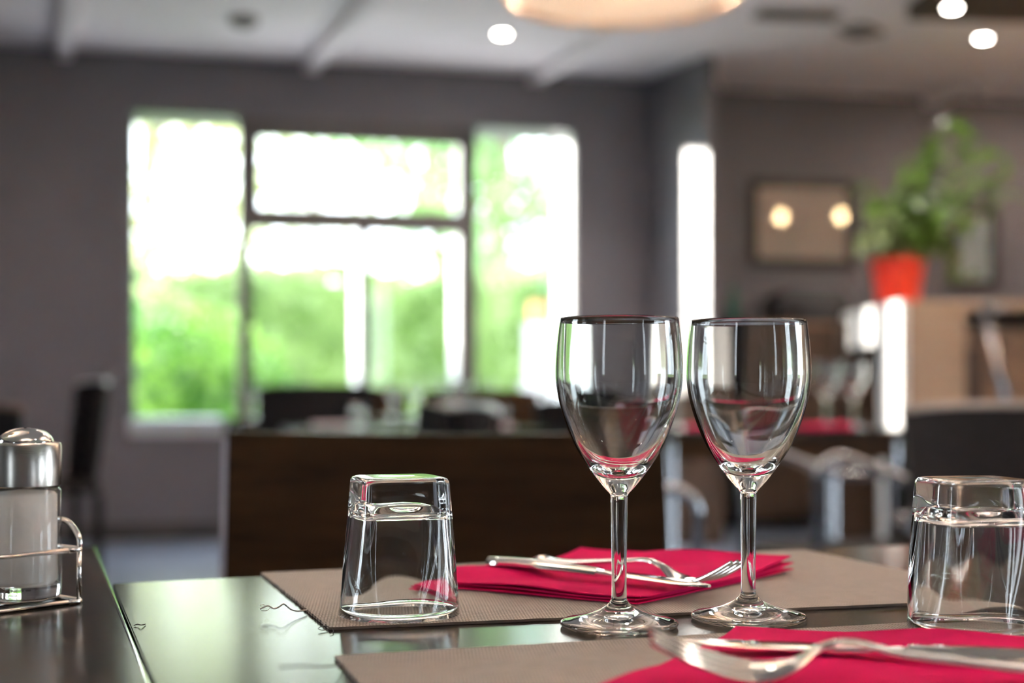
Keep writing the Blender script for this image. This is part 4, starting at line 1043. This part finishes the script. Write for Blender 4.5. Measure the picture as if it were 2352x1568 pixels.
# salt shaker in its wire caddy
A_ = xy(P(190, 1379, 0.7515)); B_ = xy(P(0, 1404, 0.7515)); ce = (B_-A_).normalized(); cn = Vector((ce.y, -ce.x))
if cn.y < 0: cn = -cn
cw, clen = 0.046, 0.104
cad = thing('condiment_caddy', 'chrome wire caddy holding the salt shaker', 'caddy', (A_.x, A_.y, 0.7515))
def cp(a, b, z): v = ce*a+cn*b; return (v.x, v.y, z)
rw = 0.0015
base = round_path([cp(0.01, 0, 0), cp(clen, 0, 0), cp(clen, cw, 0), cp(0, cw, 0), cp(0, 0, 0), cp(0.009, 0, 0)], 0.006)
MB().tube(base, rw, 10).build('base_wire', M['steel'], cad, smooth=True)
tz = 0.0305
MB().tube(round_path([cp(0.01, 0, tz), cp(clen, 0, tz), cp(clen, cw, tz), cp(0, cw, tz), cp(0, 0, tz), cp(0.009, 0, tz)], 0.004), rw, 10).build('top_wire', M['steel'], cad, smooth=True)
for a_, b_ in ((0, 0), (0, cw), (clen, 0), (clen, cw)):
    MB().tube([cp(a_+(0.0015 if a_ == 0 else -0.0015), b_+(0.0015 if b_ == 0 else -0.0015), 0), cp(a_+(0.0015 if a_ == 0 else -0.0015), b_+(0.0015 if b_ == 0 else -0.0015), tz)], rw, 10).build('upright', M['steel'], cad, smooth=True)
for a_ in (0.0, clen):
    MB().tube(smooth_path([cp(a_, 0.003, tz), cp(a_, 0.004, tz+0.007), cp(a_, cw*0.28, tz+0.0145), cp(a_, cw*0.5, tz+0.0165), cp(a_, cw*0.72, tz+0.0145), cp(a_, cw-0.004, tz+0.007), cp(a_, cw-0.003, tz)], 5), rw*1.15, 10).build('handle', M['steel'], cad, smooth=True)
MB().tube([cp(0.0, cw/2, 0), cp(clen, cw/2, 0)], rw*0.9, 8).build('floor_wire', M['steel'], cad, smooth=True)
sc_ = A_+ce*0.0235+cn*(cw/2)
salt = thing('salt_shaker', 'glass salt shaker with brushed steel dome cap, in the wire caddy', 'salt shaker', (sc_.x, sc_.y, 0.7532))
r = 0.0203
MB().lathe([(r-0.003, 0.0), (r-0.0006, 0.002), (r, 0.005), (r, 0.064), (r-0.002, 0.066), (r-0.002, 0.0655), (r-0.0019, 0.0091)], 56).build('glass_body', M['pane'], salt, auto=60)
MB().lathe([(0, 0.0004), (r-0.0034, 0.0004), (r-0.0010, 0.0024), (r-0.0005, 0.005), (r-0.0005, 0.0088), (r-0.004, 0.0086), (0, 0.0082)], 56).build('glass_base', M['tumbler'], salt, auto=60)
MB().lathe([(0, 0.0084), (r-0.0044, 0.0090), (r-0.0023, 0.0115), (r-0.0023, 0.0612), (r-0.004, 0.0630), (0.006, 0.0640), (0, 0.0642)], 40).build('salt', M['salt'], salt, smooth=True)
cap = MB().lathe([(r-0.0005, 0.0662), (r+0.0002, 0.067), (r+0.0002, 0.0905), (r-0.0006, 0.0920), (r-0.003, 0.0924), (r-0.004, 0.0918)], 64).build('cap', M['brushed'], salt, auto=40)
dp = [((r-0.0042)*math.cos(a*PI/2/12), 0.0916+0.0095*math.sin(a*PI/2/12)) for a in range(13)]; dp[-1] = (0, dp[-1][1])
dome = MB().lathe(dp, 48).build('dome', M['steel'], salt, smooth=True)
hb = MB()
for i in range(5):
    a = i*2*PI/5
    hb.lathe([(0, 0.0), (0.0009, 0.0), (0.0009, 0.0006), (0, 0.0006)], 8, center=(0.004*math.cos(a), 0.004*math.sin(a), 0.1004))
hb.build('pour_holes', M['black'], dome)

# ------------------------------------------------------------------ place settings on the tables behind
wgs = wine_mesh('wine_glass', 32, 2); far_first = [True]
def far_glass(px, Y, label, scale=1.0, z=ZT):
    o = wgs if far_first[0] else wgs.copy()
    if not far_first[0]: COL.objects.link(o)
    far_first[0] = False
    put(o, q_at(px, Y), Y, z, label, 'wine glass', group='wine glasses on the tables behind', scale=scale)
for px, Y, lb in ((588, 6.65, 'blurred wine glass on the far window table, at its garden corner'), (655, 6.55, 'blurred wine glass on the far window table, first of the close pair'), (697, 6.6, 'blurred wine glass on the far window table, second of the close pair'),
                  (902, 6.8, 'blurred wine glass on the far window tables, below the white fin'), (955, 6.85, 'blurred wine glass next to the white fin glass on the far tables'), (1000, 6.75, 'blurred wine glass on the far tables, under the second white fin'),
                  (1036, 6.9, 'brightest blurred wine glass on the far tables, under the second white fin'), (1120, 7.0, 'blurred wine glass on the far tables, between white fin and reveal'), (1190, 6.9, 'blurred wine glass on the far tables, below the orange blur'),
                  (1258, 6.95, 'blurred wine glass on the far tables, beside the near wine glass bowl')):
    far_glass(px, Y, lb, 1.1)
far_glass(1035, 5.0, 'blurred wine glass standing on the table behind the wooden chair', 1.0)
far_glass(1068, 5.15, 'second blurred wine glass on the table behind the wooden chair', 1.0)
far_glass(1897, 5.15, 'tall blurred wine glass beside the bar, first of two', 1.42)
far_glass(1960, 5.0, 'tall blurred wine glass beside the bar, second of two', 1.42)
tfar = t2.copy(); COL.objects.link(tfar); put(tfar, q_at(822, 5.1), 5.1, ZT, 'blurred upturned tumbler on the table behind the wooden chair', 'tumbler', rz=0.4, group='upturned tumblers')
tfar = t2.copy(); COL.objects.link(tfar); put(tfar, q_at(1150, 5.2), 5.2, ZT, 'blurred upturned tumbler beside the pale napkin behind the chair', 'tumbler', rz=0.2, group='upturned tumblers')
def far_nap(px, Y, w, d, rz, label, m=None):
    c = Vector((q_at(px, Y), Y)); e = Vector((math.cos(rz), math.sin(rz))); n = Vector((-e.y, e.x))
    napkin(label, [c-e*w/2-n*d/2, c+e*w/2-n*d/2, c+e*w/2+n*d/2, c-e*w/2+n*d/2], 2, 0.006, 4, 0.7505, 'napkins on the tables behind', m, nx=6)
M['palenap'] = mat('pale_pink_napkin', (0.72, 0.56, 0.62), 0.8, build=noise_paint(200, (0.66, 0.50, 0.57), (0.78, 0.62, 0.68), 0.4, 500))
far_nap(1105, 4.95, 0.2, 0.2, RT, 'pale pink napkin on the table behind the wooden chair', M['palenap'])
far_nap(770, 5.2, 0.16, 0.16, RT, 'pale folded napkin beside the knife behind the chair', M['palenap'])
far_nap(1890, 4.92, 0.2, 0.2, 0.0, 'pinkish red napkin on the table under the tall glasses')
far_nap(1640, 4.9, 0.2, 0.2, 0.0, 'pinkish red napkin on the table seen between the wine glasses')
GB = 'cutlery on the tables behind'
def far_knife(p, q_, label): knife(p, q_, 0.7505, label, GB)
far_knife((q_at(735, 4.95), 4.95), (q_at(850, 4.75), 4.75), 'shining blurred knife on the table behind the chair, nearer the garden')
far_knife((q_at(880, 4.98), 4.98), (q_at(1000, 4.78), 4.78), 'shining blurred knife at the table edge behind the chair')
